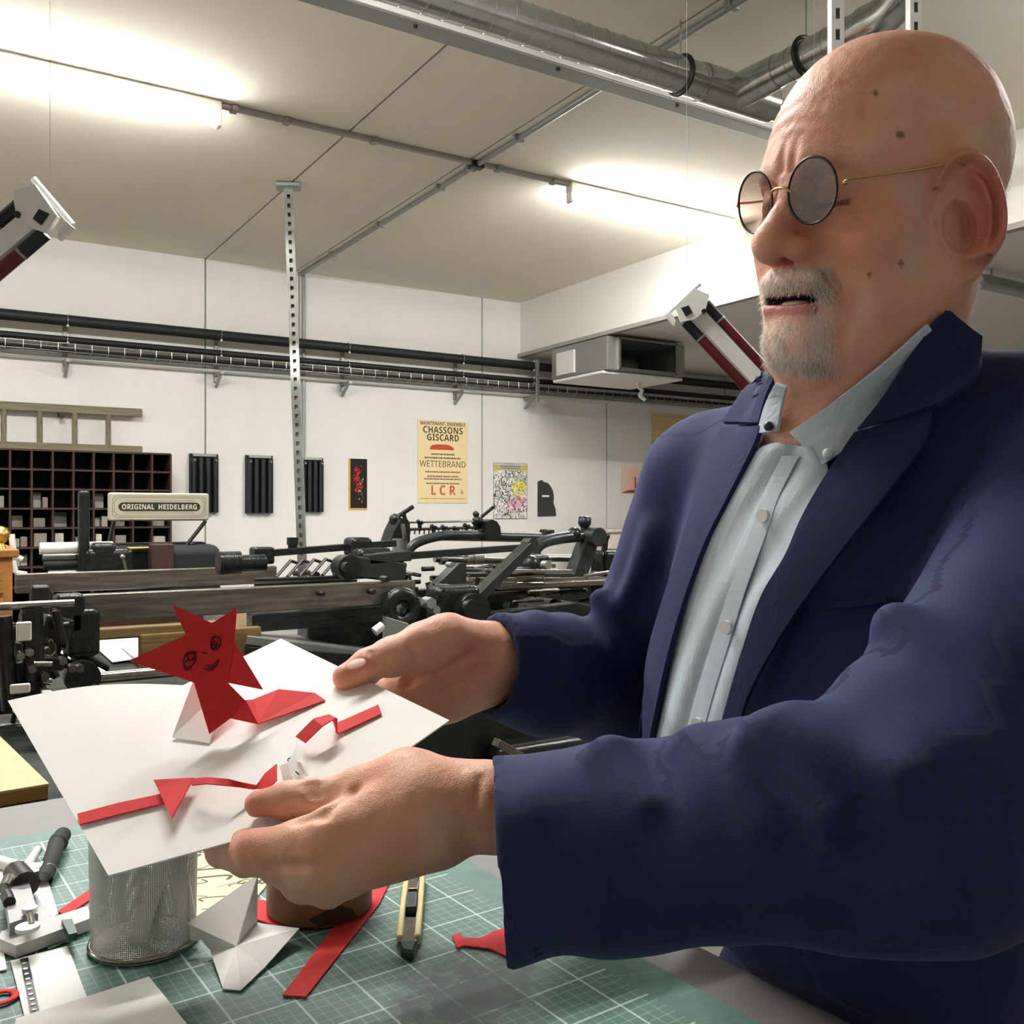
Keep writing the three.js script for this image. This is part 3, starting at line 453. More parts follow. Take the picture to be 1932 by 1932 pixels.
  for (const [px, py] of [[45, 1193], [55, 1232], [38, 1238], [60, 1263], [84, 1278], [83, 1303], [135, 1262], [118, 1248], [150, 1262], [180, 1302]]) part(t, 'nut', disc(P(px, py, L - 0.03), ZA, 0.008, 0.03, 6), M.steel);
  for (const [px, py, w, h] of [[45, 1193, 0.026, 0.036], [38, 1301, 0.034, 0.018], [36, 1336, 0.022, 0.02], [88, 1315, 0.018, 0.02]]) part(t, 'white_tag', rbox(w, h, 0.01, 0.003, ...at(px, py, L - 0.05).toArray()), M.whitePaint);
  part(t, 'hand_wheel', disc(P(155, 1280, 2.2), ZA, 0.036, 0.03, 24), M.castIron);
  part(t, 'lower_frame', plate([[-0.3, 0.0], [0.62, 0.0], [0.66, 0.62], [0.5, 0.7], [-0.24, 0.66]], 0.04).translate(P(200, 1300, 2.2).x, 0.03, -2.2 - o.z - 0.06), M.castGreen);
  // gripper bars and tapes in the middle
  const G = 2.62;
  part(t, 'gripper_shaft', rod(P(420, 1067, G), P(500, 1064, G), 0.024), M.castIron); part(t, 'shaft_end', disc(P(432, 1064, G), XA, 0.032, 0.06), M.castIron);
  part(t, 'top_bar', bar(P(490, 1047, G + 0.1), P(745, 1027, G + 0.1), 0.02, 0.03), M.castIron);
  part(t, 'top_block', rbox(0.06, 0.05, 0.06, 0.008, ...at(494, 1050, G + 0.1).toArray()), M.castIron);
  part(t, 'post_knob', [rod(P(552, 1040, G + 0.1), P(552, 1016, G + 0.1), 0.014), rod(P(552, 1016, G + 0.1), P(552, 1030, G + 0.1), 0.017)], M.blackPlastic);
  for (let i = 0; i < 7; i++) { const x = 520 + i * 22; part(t, 'gripper_finger', [rod(P(x, 1092 - i, G - 0.12), P(x + 28, 1060 - i, G), 0.0045), rod(P(x + 28, 1060 - i, G), P(x + 46, 1066 - i, G), 0.0045)], M.darkSteel); }
  for (let i = 0; i < 4; i++) part(t, 'tape_rod', rod(P(480, 1096 + i * 4, G - 0.14 + i * 0.04), P(660, 1090 + i * 3, G - 0.14 + i * 0.04), 0.005), i % 2 ? M.steel : M.darkSteel);
  part(t, 'bearing', [disc(P(653, 1072, G - 0.16), ZA, 0.034, 0.06), disc(P(653, 1072, G - 0.2), ZA, 0.015, 0.05)], M.castIron);
  part(t, 'bearing_arm', [bar(P(660, 1070, G - 0.1), P(760, 1082, G - 0.1), 0.06, 0.05), bar(P(690, 1058, G - 0.1), P(770, 1050, G - 0.1), 0.03, 0.05)], M.castGreen);
  part(t, 'cam_block', [rbox(0.12, 0.08, 0.1, 0.02, ...at(700, 1060, G + 0.05).toArray()), rbox(0.07, 0.06, 0.08, 0.015, ...at(675, 1034, G + 0.1).toArray())], M.castIron);
  // feeder tower
  const T = 2.95;
  part(t, 'feeder_head', plate([[-0.045, -0.012], [0.03, -0.012], [0.03, 0.066], [0.018, 0.082], [-0.006, 0.076], [-0.026, 0.04]], 0.08).translate(...P(748, 1025, T).toArray()), M.castIron);
  part(t, 'feeder_plate', slab([P(742, 1018, T - 0.08), P(760, 1018, T - 0.08), P(764, 1060, T - 0.08), P(740, 1060, T - 0.08)], 0.012), M.galvDull);
  part(t, 'feeder_stay', slab([P(757, 990, T - 0.09), P(762, 990, T - 0.09), P(772, 1050, T - 0.09), P(766, 1050, T - 0.09)], 0.012), M.steel);
  part(t, 'feeder_lever', [rod(P(745, 980, T), P(779, 958, T), 0.008), rod(P(762, 972, T), P(766, 988, T), 0.007), ball(P(745, 982, T), 0.02)], M.castIron);
  part(t, 'thin_shaft', rod(P(766, 988, T), P(905, 985, T), 0.0035), M.steel);
  part(t, 'needle_shaft', rod(P(770, 1001, T), P(905, 997, T), 0.005), M.darkSteel);
  for (let i = 0; i < 14; i++) part(t, 'needle', rod(P(774 + i * 9, 1000, T), P(773 + i * 9, 1010, T), 0.0025), M.darkSteel);
  for (const [px, py] of [[792, 994], [818, 1003], [838, 1004], [860, 1006], [880, 1001], [897, 996]]) part(t, 'sucker', [rod(P(px, py - 8, T), P(px, py + 10, T), 0.009, 0.005), ball(P(px - 3, py - 8, T), 0.008), ball(P(px + 4, py - 6, T), 0.007)], M.castIron);
  part(t, 'right_lever', [rod(P(905, 980, T), P(932, 958, T), 0.006), ball(P(901, 985, T), 0.02), ball(P(898, 972, T), 0.012), rod(P(898, 972, T), P(901, 985, T), 0.01)], M.castIron);
  part(t, 'drum', plate([[-0.026, -0.034], [0.038, -0.034], [0.032, 0.012], [0.019, 0.03], [0, 0.037], [-0.019, 0.03], [-0.026, 0.008]], 0.08).translate(...P(918, 1002, T).toArray()), M.castIron);
  // tubes and cross bars
  part(t, 'tube_frame', tube([P(772, 1048, T - 0.2), P(776, 1034, T - 0.2), P(796, 1022, T - 0.2), P(835, 1013, T - 0.2), P(900, 1011, T - 0.2)], 0.016, 24), M.castGreen);
  part(t, 'cross_tube', rod(P(835, 1012, T), P(1060, 1017, T), 0.019), M.castGreen);
  part(t, 'hook_tube', tube([P(1008, 1050, T - 0.2), P(1012, 1036, T - 0.2), P(1028, 1024, T - 0.2), P(1065, 1016, T - 0.2), P(1100, 1013, T - 0.2)], 0.022, 24), M.castGreen);
  part(t, 'clamp', [ball(P(1083, 1010, T - 0.2), 0.026), rbox(0.04, 0.03, 0.05, 0.006, ...at(1032, 1008, T).toArray())], M.castIron);
  part(t, 'long_rod', bar(P(740, 1053, T - 0.3), P(1010, 1033, T - 0.3), 0.022, 0.02), M.castIron);
  part(t, 'steel_rod', [rod(P(820, 1056, T - 0.25), P(985, 1062, T - 0.25), 0.012), rod(P(985, 1055, T), P(1085, 1055, T), 0.014)], M.steel);
  for (const px of [835, 885, 897, 905]) part(t, 'collar', disc(P(px, 1057, T - 0.25), XA, 0.018, 0.02, 16), M.galvDull);
  part(t, 'lever_arm', [bar(P(888, 1140, 2.34), P(999, 1030, 2.45), 0.034, 0.036), disc(P(999, 1029, 2.45), ZA, 0.019, 0.044)], M.castGreen);
  part(t, 'right_post', slab([P(1066, 1108, 2.75), P(1090, 1115, 2.75), P(1122, 1020, 2.75), P(1112, 1008, 2.75), P(1100, 1015, 2.75)], 0.06), M.castGreen);
  part(t, 'post_head', [ball(P(1117, 1015, 2.75), 0.034), disc(P(1120, 1015, 2.72), ZA, 0.034, 0.07)], M.castGreen);
  part(t, 'wing_knob', [rod(P(1102, 1008, 2.75), P(1103, 992, 2.75), 0.013), ball(P(1103, 987, 2.75), 0.024), rod(P(1095, 982, 2.75), P(1112, 982, 2.75), 0.012)], M.blackPlastic);
  part(t, 'bracket', slab([P(812, 1110, 2.5), P(860, 1064, 2.5), P(872, 1064, 2.5), P(872, 1125, 2.5), P(855, 1118, 2.5)], 0.05), M.castGreen);
  part(t, 'bracket_pin', rod(P(818, 1110, 2.42), P(850, 1112, 2.42), 0.012), M.steel);
  part(t, 'gear_case', [disc(P(886, 1155, 2.26), ZA, 0.05, 0.06), disc(P(888, 1152, 2.22), ZA, 0.028, 0.03), rbox(0.14, 0.1, 0.08, 0.02, ...at(855, 1140, 2.3).toArray())], M.castIron);
  part(t, 'hub', new THREE.TorusGeometry(0.036, 0.02, 12, 30).translate(...P(757, 1149, 2.26).toArray()), M.castIron);
  for (const [px, py, r] of [[808, 1139, 0.016], [818, 1152, 0.012], [786, 1136, 0.012], [830, 1120, 0.01], [726, 1094, 0.008], [700, 1118, 0.007], [605, 1122, 0.006]]) part(t, 'bolt', disc(P(px, py, F - 0.03), ZA, r, 0.04, 6), r > 0.011 ? M.galvDull : M.darkSteel);
  // layered feed bars under the rails
  for (let i = 0; i < 6; i++) part(t, 'feed_bar', bar(P(872 + i * 8, 1078 + i * 9, 2.5 + i * 0.06), P(1075 + i * 6, 1080 + i * 7, 2.5 + i * 0.06), 0.012, 0.03), [M.steel, M.castIron, M.rail][i % 3]);
  part(t, 'feed_table', rbox(0.5, 0.02, 0.5, 0.004, P(990, 1100, 2.8).x, P(990, 1096, 2.8).y, -2.8 - o.z), M.rail);
  part(t, 'feed_block', [rbox(0.09, 0.06, 0.08, 0.014, ...at(1005, 1065, 2.6).toArray()), ball(P(1000, 1068, 2.55), 0.034)], M.castIron);
  part(t, 'wire_box', [rod(P(975, 1090, 2.5), P(1025, 1088, 2.5), 0.004), rod(P(1025, 1088, 2.5), P(1026, 1102, 2.5), 0.004), rod(P(975, 1102, 2.5), P(1026, 1102, 2.5), 0.004)], M.steel);
  for (let i = 0; i < 6; i++) part(t, 'under_rod', rod(P(560 + i * 6, 1140 + i * 5, F + 0.1 * i), P(700 + i * 4, 1136 + i * 5, F + 0.1 * i), 0.006), [M.steel, M.darkSteel, M.castIron][i % 3]);
  part(t, 'under_beam', [bar(P(470, 1176, 2.5), P(720, 1158, 2.5), 0.05, 0.06), bar(P(570, 1195, 2.6), P(720, 1190, 2.6), 0.1, 0.1)], M.castIron);
  part(t, 'sheet_table', slab([P(465, 1210, 2.4), P(700, 1240, 2.4), P(690, 1200, 3.1), P(470, 1180, 3.1)], 0.02), M.galvDull);
  part(t, 'table_edge', slab([P(465, 1222, 2.38), P(720, 1240, 2.38), P(720, 1262, 2.38), P(465, 1262, 2.38)], 0.03), M.castIron);
  part(t, 'wood_board', rbox(0.3, 0.085, 0.03, 0.004, ...at(380, 1222, 2.45).toArray()), M.oldWood, 'ochre wooden board');
  part(t, 'white_handle', rod(P(706, 1194, 2.2), P(722, 1182, 2.2), 0.012), M.whitePaint);
  part(t, 'grey_guard', plate([[0, -0.12], [0.12, -0.12], [0.11, -0.02], [0.06, 0.04], [0, 0.06]], 0.02).translate(...P(726, 1210, 2.25).toArray()), M.galvDull);
  part(t, 'right_cluster', [rod(P(1135, 1090, 2.8), P(1143, 1012, 2.8), 0.012), ball(P(1143, 1014, 2.8), 0.016), rbox(0.12, 0.2, 0.1, 0.02, ...at(1150, 1090, 2.8).toArray()), disc(P(1158, 1052, 2.8), ZA, 0.03, 0.05)], M.castIron);
  // small linkages, studs and collars crowding the mechanism
  for (let i = 0; i < 90; i++) {
    const px = rnd(540, 1130), py = rnd(1062, 1160) + (px < 640 ? 20 : 0), v = rnd(2.45, 3.0), a = P(px, py, v), k = i % 5;
    if (k === 0) part(t, 'link_rod', rod(a, P(px + rnd(20, 80), py + rnd(-14, 8), v + rnd(-0.1, 0.1)), rnd(0.004, 0.008)), [M.darkSteel, M.steel, M.castIron][i % 3]);
    else if (k === 1) part(t, 'stud', disc(a, ZA, rnd(0.008, 0.018), 0.03, 12), [M.castIron, M.galvDull, M.darkSteel][i % 3]);
    else if (k === 2) part(t, 'lug', rbox(rnd(0.02, 0.05), rnd(0.015, 0.035), 0.04, 0.005, a.x, a.y, a.z, rnd(-0.3, 0.3), 0, rnd(-0.5, 0.5)), i % 2 ? M.castIron : M.castGreen);
    else if (k === 3) part(t, 'stay_rod', rod(a, P(px + rnd(-10, 10), py + rnd(12, 34), v), rnd(0.004, 0.009)), i % 2 ? M.castIron : M.darkSteel);
    else part(t, 'cross_pin', rod(a, a.clone().add(V(rnd(0.04, 0.16), 0, 0)), rnd(0.005, 0.01)), [M.steel, M.castIron, M.rail][i % 3]);
  }
  part(t, 'foot_lever', [tube([P(1122, 1342, 2.0), P(1128, 1356, 2.0), P(1145, 1366, 2.0), P(1158, 1370, 2.0)], 0.01, 16, 8), ball(P(1158, 1372, 2.0), 0.02)], M.steel);
  part(t, 'skid', bar(P(935, 1402, 2.0), P(980, 1428, 2.0), 0.02, 0.03), M.rail);
}
// stacked sheets, boards and boxes that lie about the press
{
  const put = (n, l, c, px, py, v, w, h, d, mt, ry = 0) => { const p = onV(px, py, v); const t = thing(n, l, c, [p.x, p.y, p.z], ry); part(t, 'body', rbox(w, h, d, 0.003, 0, h / 2, 0), mt); return t; };
  put('cream_box', 'cream cardboard box glimpsed under the front rail', 'box', 470, 1188, 2.9, 0.1, 0.07, 0.1, M.board);
  const y0 = onV(330, 1292, 2.5).y + 0.006;
  [[[[112, 1238], [128, 1212], [208, 1262], [182, 1284]], 0.002, 'long white sheet lying behind the thin rack wires of the press'], [[[150, 1196], [238, 1190], [284, 1218], [272, 1246], [212, 1252]], 0.004, 'large white offcut heaped on the press tray left of the star'], [[[228, 1222], [282, 1214], [296, 1240], [262, 1256]], 0.012, 'small white offcut on top of the heap beside the star']].forEach(([q, h, l], i) => {
    const w = q.map(([x, y]) => onY(x, y, y0 + h)), c = w.reduce((p, n) => p.add(n), V(0, 0, 0)).multiplyScalar(1 / w.length), t = thing('paper_offcut', l, 'paper', [c.x, y0 + h, c.z], 0, 'paper offcuts on the press');
    w.forEach((p, k) => { p.sub(c); p.y = 0.001 + (k % 2 ? 0.004 * i : 0); }); part(t, 'sheet', slab(w.reverse(), 0.002), M.paper);
  });
}
// ---------- folding fixtures with dark red tubes ----------
const redTube = std(0x5a1216, 0.35), wireM = std(0x9d978a, 0.7);
function fixture(label, ex, ey, dx, dy, d, k, wires) {
  const e = loc(ex, ey, d), w = toWorld(e), t = thing('folding_fixture', label, 'fixture', [w.x, w.y, w.z], -YAW, 'white folding fixtures with red tubes');
  const D = V(dx, -dy, 0).normalize(), W = V(-D.y * Math.sign(dx), Math.abs(D.x), 0), N = V(0, 0, 1), L = 0.5, at = (a, b, c = 0) => D.clone().multiplyScalar(a).addScaledVector(W, b * k).addScaledVector(N, c);
  const flat = (a, b, w2, th, z) => slab([at(a, -w2, z), at(b, -w2, z), at(b, w2, z), at(a, w2, z)].map(p => p), th);
  for (const s of [-1, 1]) {
    const c = part(t, 'red_tube', rod(at(0.055, s * 0.034), at(L, s * 0.034), 0.0125, 0.0125, 16), redTube); sub(c, 'black_cap', rod(at(0.0, s * 0.034), at(0.055, s * 0.034), 0.013, 0.013, 16), M.blackPlastic); sub(c, 'collar', rod(at(0.053, s * 0.034), at(0.058, s * 0.034), 0.0135, 0.0135, 16), M.galvDull);
  }
  part(t, 'flat_rail', slab([at(-0.01, -0.018, 0), at(L, -0.018, 0), at(L, 0.018, 0), at(-0.01, 0.018, 0)], 0.016), M.whitePaint);
  const b = part(t, 'end_bracket', slab([at(-0.04, -0.035, 0.014), at(-0.006, -0.046, 0.014), at(0.012, -0.016, 0.014), at(0.012, 0.018, 0.014), at(-0.008, 0.05, 0.014), at(-0.046, 0.034, 0.014)], 0.012), M.whitePaint);
  sub(b, 'recess_plate', slab([at(-0.032, -0.024, 0.021), at(-0.008, -0.03, 0.021), at(-0.004, -0.012, 0.021), at(-0.024, -0.006, 0.021)], 0.003), M.blackPlastic);  // raised black plate painted as a dark recess; the bracket is solid
  sub(b, 'rivet', disc(at(0.012, 0.012, 0.02), ZA, 0.006, 0.006, 12), M.darkSteel);
  part(t, 'top_rod', rod(at(-0.046, -0.05, -0.01), at(-0.046, 0.06, -0.01), 0.006), M.whitePaint);
  part(t, 'tip_hook', slab([at(-0.02, -0.05, 0), at(-0.044, -0.046, 0), at(-0.046, -0.06, 0), at(-0.012, -0.062, 0)], 0.014), M.whitePaint);
  for (const a of [-0.05, 0.42]) { const p = at(a, 0.02, -0.012); part(t, 'suspension_wire', rod(p, V(p.x, CEIL - w.y, p.z), 0.0004, 0.0004, 5), wireM); }
  return t;
}
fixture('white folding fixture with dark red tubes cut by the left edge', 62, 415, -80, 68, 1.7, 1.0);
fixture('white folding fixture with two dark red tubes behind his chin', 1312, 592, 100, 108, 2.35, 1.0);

// ---------- work table ----------
const TY = 1.0, TROT = 0.058;                        // height of the table top, its turn against the room
const onT = (px, py, h = 0) => onY(px, py, TY + h);
const matEdge = onT(1000, 1697);
const tdir = V(-Math.sin(TROT), 0, -Math.cos(TROT)), tside = V(Math.cos(TROT), 0, -Math.sin(TROT));
const tableGrey = std(0xffffff, 0.5, 0, { map: tint(0x757071, 0.06, 10, 21) });
{
  const o = matEdge.clone().addScaledVector(tside, 0.06); // right edge of the top
  const t = thing('work_table', 'grey-topped work table carrying the green cutting mat', 'table', [o.x, 0, o.z], TROT);
  const W = 1.25, far = -(onT(90, 1510).sub(o).dot(tdir)), near = 0.42;
  part(t, 'table_top', rbox(W, 0.035, near - far, 0.006, -W / 2, TY - 0.0176, (near + far) / 2), tableGrey);
  part(t, 'apron', [box(W - 0.16, 0.09, 0.02, -W / 2, TY - 0.08, far + 0.07), box(W - 0.16, 0.09, 0.02, -W / 2, TY - 0.08, near - 0.07), box(0.02, 0.09, near - far - 0.16, -0.09, TY - 0.08, (near + far) / 2), box(0.02, 0.09, near - far - 0.16, -W + 0.09, TY - 0.08, (near + far) / 2)], M.darkSteel);
  for (const x of [-0.1, -W + 0.1]) for (const z of [far + 0.08, near - 0.08]) part(t, 'leg', rbox(0.05, TY - 0.035, 0.05, 0.005, x, (TY - 0.035) / 2, z), M.darkSteel);
  // cutting mat
  const mw = 0.62, ml = 0.92, mfar = -(onT(60, 1580).sub(o).dot(tdir));
  const mat = canvas(1536, 2048, (c, w, h) => {
    c.fillStyle = '#56786f'; c.fillRect(0, 0, w, h);
    for (let i = 0; i < 5200; i++) { c.fillStyle = `rgba(${rnd() < 0.5 ? '30,60,52' : '130,165,152'},${rnd(0.02, 0.07)})`; c.beginPath(); c.ellipse(rnd(0, w), rnd(0, h), rnd(3, 46), rnd(2, 22), rnd(0, 3), 0, 7); c.fill(); }
    const sx = w / mw, sy = h / ml, m = 0.035;
    for (let x = m, k = 0; x <= mw - m + 1e-6; x += 0.0095, k++) { c.fillStyle = k % 5 ? 'rgba(188,208,200,0.42)' : 'rgba(214,230,222,0.8)'; c.fillRect(x * sx - (k % 5 ? 1 : 2), m * sy, k % 5 ? 2 : 4.4, (ml - 2 * m) * sy); }
    for (let y = m, k = 0; y <= ml - m + 1e-6; y += 0.0095, k++) { c.fillStyle = k % 5 ? 'rgba(188,208,200,0.42)' : 'rgba(214,230,222,0.8)'; c.fillRect(m * sx, y * sy - (k % 5 ? 1 : 2), (mw - 2 * m) * sx, k % 5 ? 2 : 4.4); }
    // worn, inky patch and knife scores
    const sp = onT(880, 1880).sub(o), lx = sp.dot(tside) + 0.06 + mw, lz = -sp.dot(tdir) - mfar, cx = lx * sx, cy = lz * sy;
    for (let i = 0; i < 420; i++) { const a = rnd(0, 6.28), r = Math.pow(rnd(), 0.7); c.fillStyle = `rgba(${rnd(28, 44)},${rnd(42, 56)},${rnd(46, 58)},${rnd(0.08, 0.22)})`; c.beginPath(); c.ellipse(cx + Math.cos(a) * r * 150, cy + Math.sin(a) * r * 105, rnd(5, 40), rnd(4, 22), rnd(0, 3), 0, 7); c.fill(); }
    for (let i = 0; i < 150; i++) { c.strokeStyle = `rgba(${rnd() < 0.6 ? '190,212,203' : '40,70,62'},${rnd(0.08, 0.3)})`; c.lineWidth = rnd(1, 2.5); const x = rnd(0, w), y = rnd(0, h), a = rnd(-0.5, 0.5), l = rnd(30, 360); c.beginPath(); c.moveTo(x, y); c.lineTo(x + Math.cos(a) * l, y + Math.sin(a) * l); c.stroke(); }
  });
  const mt = thing('cutting_mat', 'green cutting mat with pale grid lines and a dark worn patch', 'cutting mat', [o.x, TY, o.z], TROT);
  part(mt, 'mat', rbox(mw, 0.003, ml, 0.0012, -0.06 - mw / 2, 0.0017, mfar + ml / 2), std(0x56786f, 0.6));
  part(mt, 'printed_face', new THREE.PlaneGeometry(mw - 0.004, ml - 0.004).rotateX(-Math.PI / 2).translate(-0.06 - mw / 2, 0.0034, mfar + ml / 2), std(0xffffff, 0.5, 0, { map: mat }));
}
const MH = 0.0042;                                    // top of the mat above the table top
// flat cut piece lying on the mat, outline by its corners' places
function flatPiece(name, label, cat, pts, mat, h = MH, th = 0.0012, group) {
  const w = pts.map(([x, y, z = 0]) => onT(x, y, h + z)), c = w.reduce((a, b) => a.add(b), V(0, 0, 0)).multiplyScalar(1 / w.length); c.y = TY + h;
  const q = w.map(p => p.clone().sub(c)), n = V(0, 0, 0); for (let i = 0; i < q.length; i++) n.add(q[i].clone().cross(q[(i + 1) % q.length])); if (n.y < 0) q.reverse();
  return single(name, label, cat, slab(q.map(p => p.add(V(0, th / 2, 0))), th), mat, [c.x, c.y, c.z], 0, group);
}
const RG = 'cut red paper pieces on the mat';
flatPiece('red_strip', 'long red paper strip lying right of the brown tin', 'paper', [[700, 1664], [742, 1655], [715, 1710], [650, 1792], [577, 1885], [533, 1882], [598, 1795], [660, 1715]], M.redPaper, MH, 0.0012, RG);
flatPiece('red_strip', 'folded red paper scrap between the white paper star and brown tin', 'paper', [[482, 1700], [500, 1703], [548, 1745], [543, 1757], [482, 1738]], M.redPaper, MH, 0.0012, RG);
flatPiece('red_strip', 'short red paper strip left of the mesh pen cup', 'paper', [[108, 1724], [172, 1680], [186, 1690], [126, 1731]], M.redPaper, MH, 0.0012, RG);
flatPiece('red_offcut', 'branch-shaped red paper offcut below the jacket cuff', 'paper', [[853, 1770], [866, 1765], [876, 1774], [908, 1774], [930, 1762], [960, 1752], [965, 1812], [925, 1794], [876, 1788], [862, 1793]], M.redPaper, MH, 0.0012, RG);
{ const c = onT(2, 1887, MH), t = single('red_ring', 'red paper ring cut by the bottom left edge', 'paper', new THREE.TorusGeometry(0.0095, 0.003, 6, 28).rotateX(-Math.PI / 2).scale(1, 0.35, 1).translate(0, 0.0013, 0), M.redPaper, [c.x, c.y, c.z], 0, RG); }
flatPiece('paper_sheet', 'white sheet of paper in the bottom left corner', 'paper', [[281, 1847], [352, 1936], [330, 1990], [20, 1990], [30, 1926], [162, 1886]], M.paper, MH + 0.003);
flatPiece('paper_sheet', 'white paper corner at the left edge beside the ruler', 'paper', [[-40, 1720], [-2, 1748], [13, 1833], [-30, 1842]], M.paper, MH);
flatPiece('paper_sheet', 'white paper strip under the pliers', 'paper', [[-20, 1612], [34, 1627], [48, 1668], [90, 1664], [110, 1728], [96, 1736], [20, 1700], [-20, 1690]], M.paper, MH);
{ // printed cream sheet
  const t = canvas(512, 512, (c, w, h) => { c.fillStyle = '#e8dcb2'; c.fillRect(0, 0, w, h); c.strokeStyle = '#5c5640'; for (let i = 0; i < 130; i++) { c.lineWidth = rnd(2, 9); const x = rnd(0, w), y = rnd(0, h); c.beginPath(); c.moveTo(x, y); c.bezierCurveTo(x + rnd(-60, 60), y + rnd(-40, 40), x + rnd(-60, 60), y + rnd(-40, 40), x + rnd(-90, 90), y + rnd(-20, 20)); c.stroke(); } });
  t.wrapS = t.wrapT = THREE.RepeatWrapping;
  flatPiece('printed_sheet', 'cream printed sheet with dark scribbles behind the pen cup', 'paper', [[345, 1585], [440, 1580], [520, 1640], [505, 1672], [470, 1712], [400, 1735], [345, 1740]], std(0xffffff, 0.85, 0, { map: t }), MH);
}
{ // ruler
  flatPiece('steel_ruler', 'white ruler with a black perforated strip at the lower left', 'ruler', [[20, 1818], [128, 1790], [166, 1893], [185, 1950], [62, 1985]], M.whitePaint, MH, 0.0016);
  flatPiece('film_strip', 'black strip with pale holes lying on the white ruler', 'strip', [[38, 1813], [53, 1809], [79, 1932], [62, 1940]], M.blackPlastic, MH + 0.0017, 0.0006);
  const r = scene.children[scene.children.length - 1];
  for (let i = 0; i < 12; i++) { const p = onT(46 + i * 2.05, 1820 + i * 9.6, MH + 0.0026).sub(r.position); sub(r, 'hole', disc(p, YA, 0.0017, 0.0004, 10), M.paper); }
}
{ // mesh pen cup
  const c = onT(272, 1779, MH), t = thing('mesh_pen_cup', 'silver wire-mesh pen cup under the card', 'pen cup', [c.x, c.y, c.z]);
  const am = tex(64, (u, v) => { const a = Math.abs((u * 4) % 1 - 0.5), b = Math.abs((v * 4) % 1 - 0.5); return Math.max(a, b) > 0.225 ? 1 : 0; }, false);
  const mm = std(0xb4b2ae, 0.45, 0.55, { side: THREE.DoubleSide, alphaMap: rep(am, 40, 16), alphaTest: 0.5, transparent: false });
  part(t, 'mesh_wall', new THREE.CylinderGeometry(0.0425, 0.041, 0.098, 48, 1, true).translate(0, 0.051, 0), mm);
  part(t, 'base', new THREE.CylinderGeometry(0.041, 0.042, 0.004, 40).translate(0, 0.002, 0), M.galvDull);
  part(t, 'bottom_rim', new THREE.TorusGeometry(0.0415, 0.0022, 8, 48).rotateX(Math.PI / 2).translate(0, 0.003, 0), M.steel);
  part(t, 'top_rim', new THREE.TorusGeometry(0.0425, 0.0022, 8, 48).rotateX(Math.PI / 2).translate(0, 0.1, 0), M.steel);
  const pens = [['grey_strip', 'pale grey strip leaning left inside the mesh cup', 0.014, M.paper, [-0.022, 0.0045, 0.022], [0.002, 0.096, 0.03]], ['grey_strip', 'pale grey strip leaning right inside the mesh cup', 0.014, M.paper, [0.027, 0.0045, 0.016], [0.004, 0.096, 0.026]], ['dark_pen', 'dark pen standing in the mesh cup', 0.005, M.blackPlastic, [0.012, 0.0045, -0.026], [0.026, 0.1, -0.02]], ['red_pencil', 'red pencil standing in the mesh cup', 0.004, M.redPaper, [0.005, 0.0045, -0.03], [0.03, 0.098, -0.006]]];
  const rt = V(CY, 0, SY);
  for (const [n, l, w, m, a, b] of pens) { const A = V(...a), B = V(...b), isS = n.includes('strip'); if (isS) { A.copy(rt).multiplyScalar(a[0]).add(V(-SY * a[2] * -1, a[1], CY * a[2])); B.copy(rt).multiplyScalar(b[0]).add(V(SY * b[2], b[1], CY * b[2])); } const hw = rt.clone().multiplyScalar(w / 2); single(n, l, isS ? 'strip' : 'pen', isS ? slab([A.clone().sub(hw), A.clone().add(hw), B.clone().add(hw), B.clone().sub(hw)], 0.001) : rod(A, B, w, w, 10), m, [c.x, c.y, c.z]); }
}
{ // brown tin
  const c = onT(603, 1716, MH), t = thing('brown_tin', 'round brown tin with dark blotches behind the near hand', 'tin', [c.x, c.y, c.z]);
  const bt = tex(256, (u, v) => { const k = 0.8 + 0.4 * fbm(u, v, 12, 31, 4), b = fbm(u, v, 5, 33, 4) > 0.585 ? 0.45 : 1; return [0.5 * k * b, 0.31 * k * b, 0.16 * k * b]; });
  part(t, 'body', new THREE.LatheGeometry([[0, 0], [0.043, 0], [0.0465, 0.004], [0.0465, 0.05], [0.045, 0.054], [0, 0.054]].map(p => new THREE.Vector2(...p)), 48), std(0xffffff, 0.5, 0.1, { map: bt }));
  part(t, 'lid', new THREE.LatheGeometry([[0, 0.054], [0.0475, 0.054], [0.0475, 0.062], [0.044, 0.065], [0, 0.065]].map(p => new THREE.Vector2(...p)), 48), std(0x6d4524, 0.5, 0.1));
}
{ // folded white paper star
  const P = (x, y, h) => onT(x, y, MH + h), C = P(446, 1788, 0.012), pts = [P(486, 1652, 0.05), P(353, 1744, 0.022), P(396, 1793, 0.004), P(421, 1868, 0.001), P(454, 1871, 0.001), P(498, 1829, 0.002), P(565, 1754, 0.012), P(484, 1744, 0.006)];
  const o = C.clone(); o.y = TY + MH; const t = thing('paper_star', 'folded white paper star lying on the mat', 'paper star', [o.x, o.y, o.z]);
  for (let i = 0; i < pts.length; i++) { const a = pts[i].clone().sub(o), b = pts[(i + 1) % pts.length].clone().sub(o); part(t, 'facet', slab([C.clone().sub(o), a, b], 0.0008), M.tracing); }
}
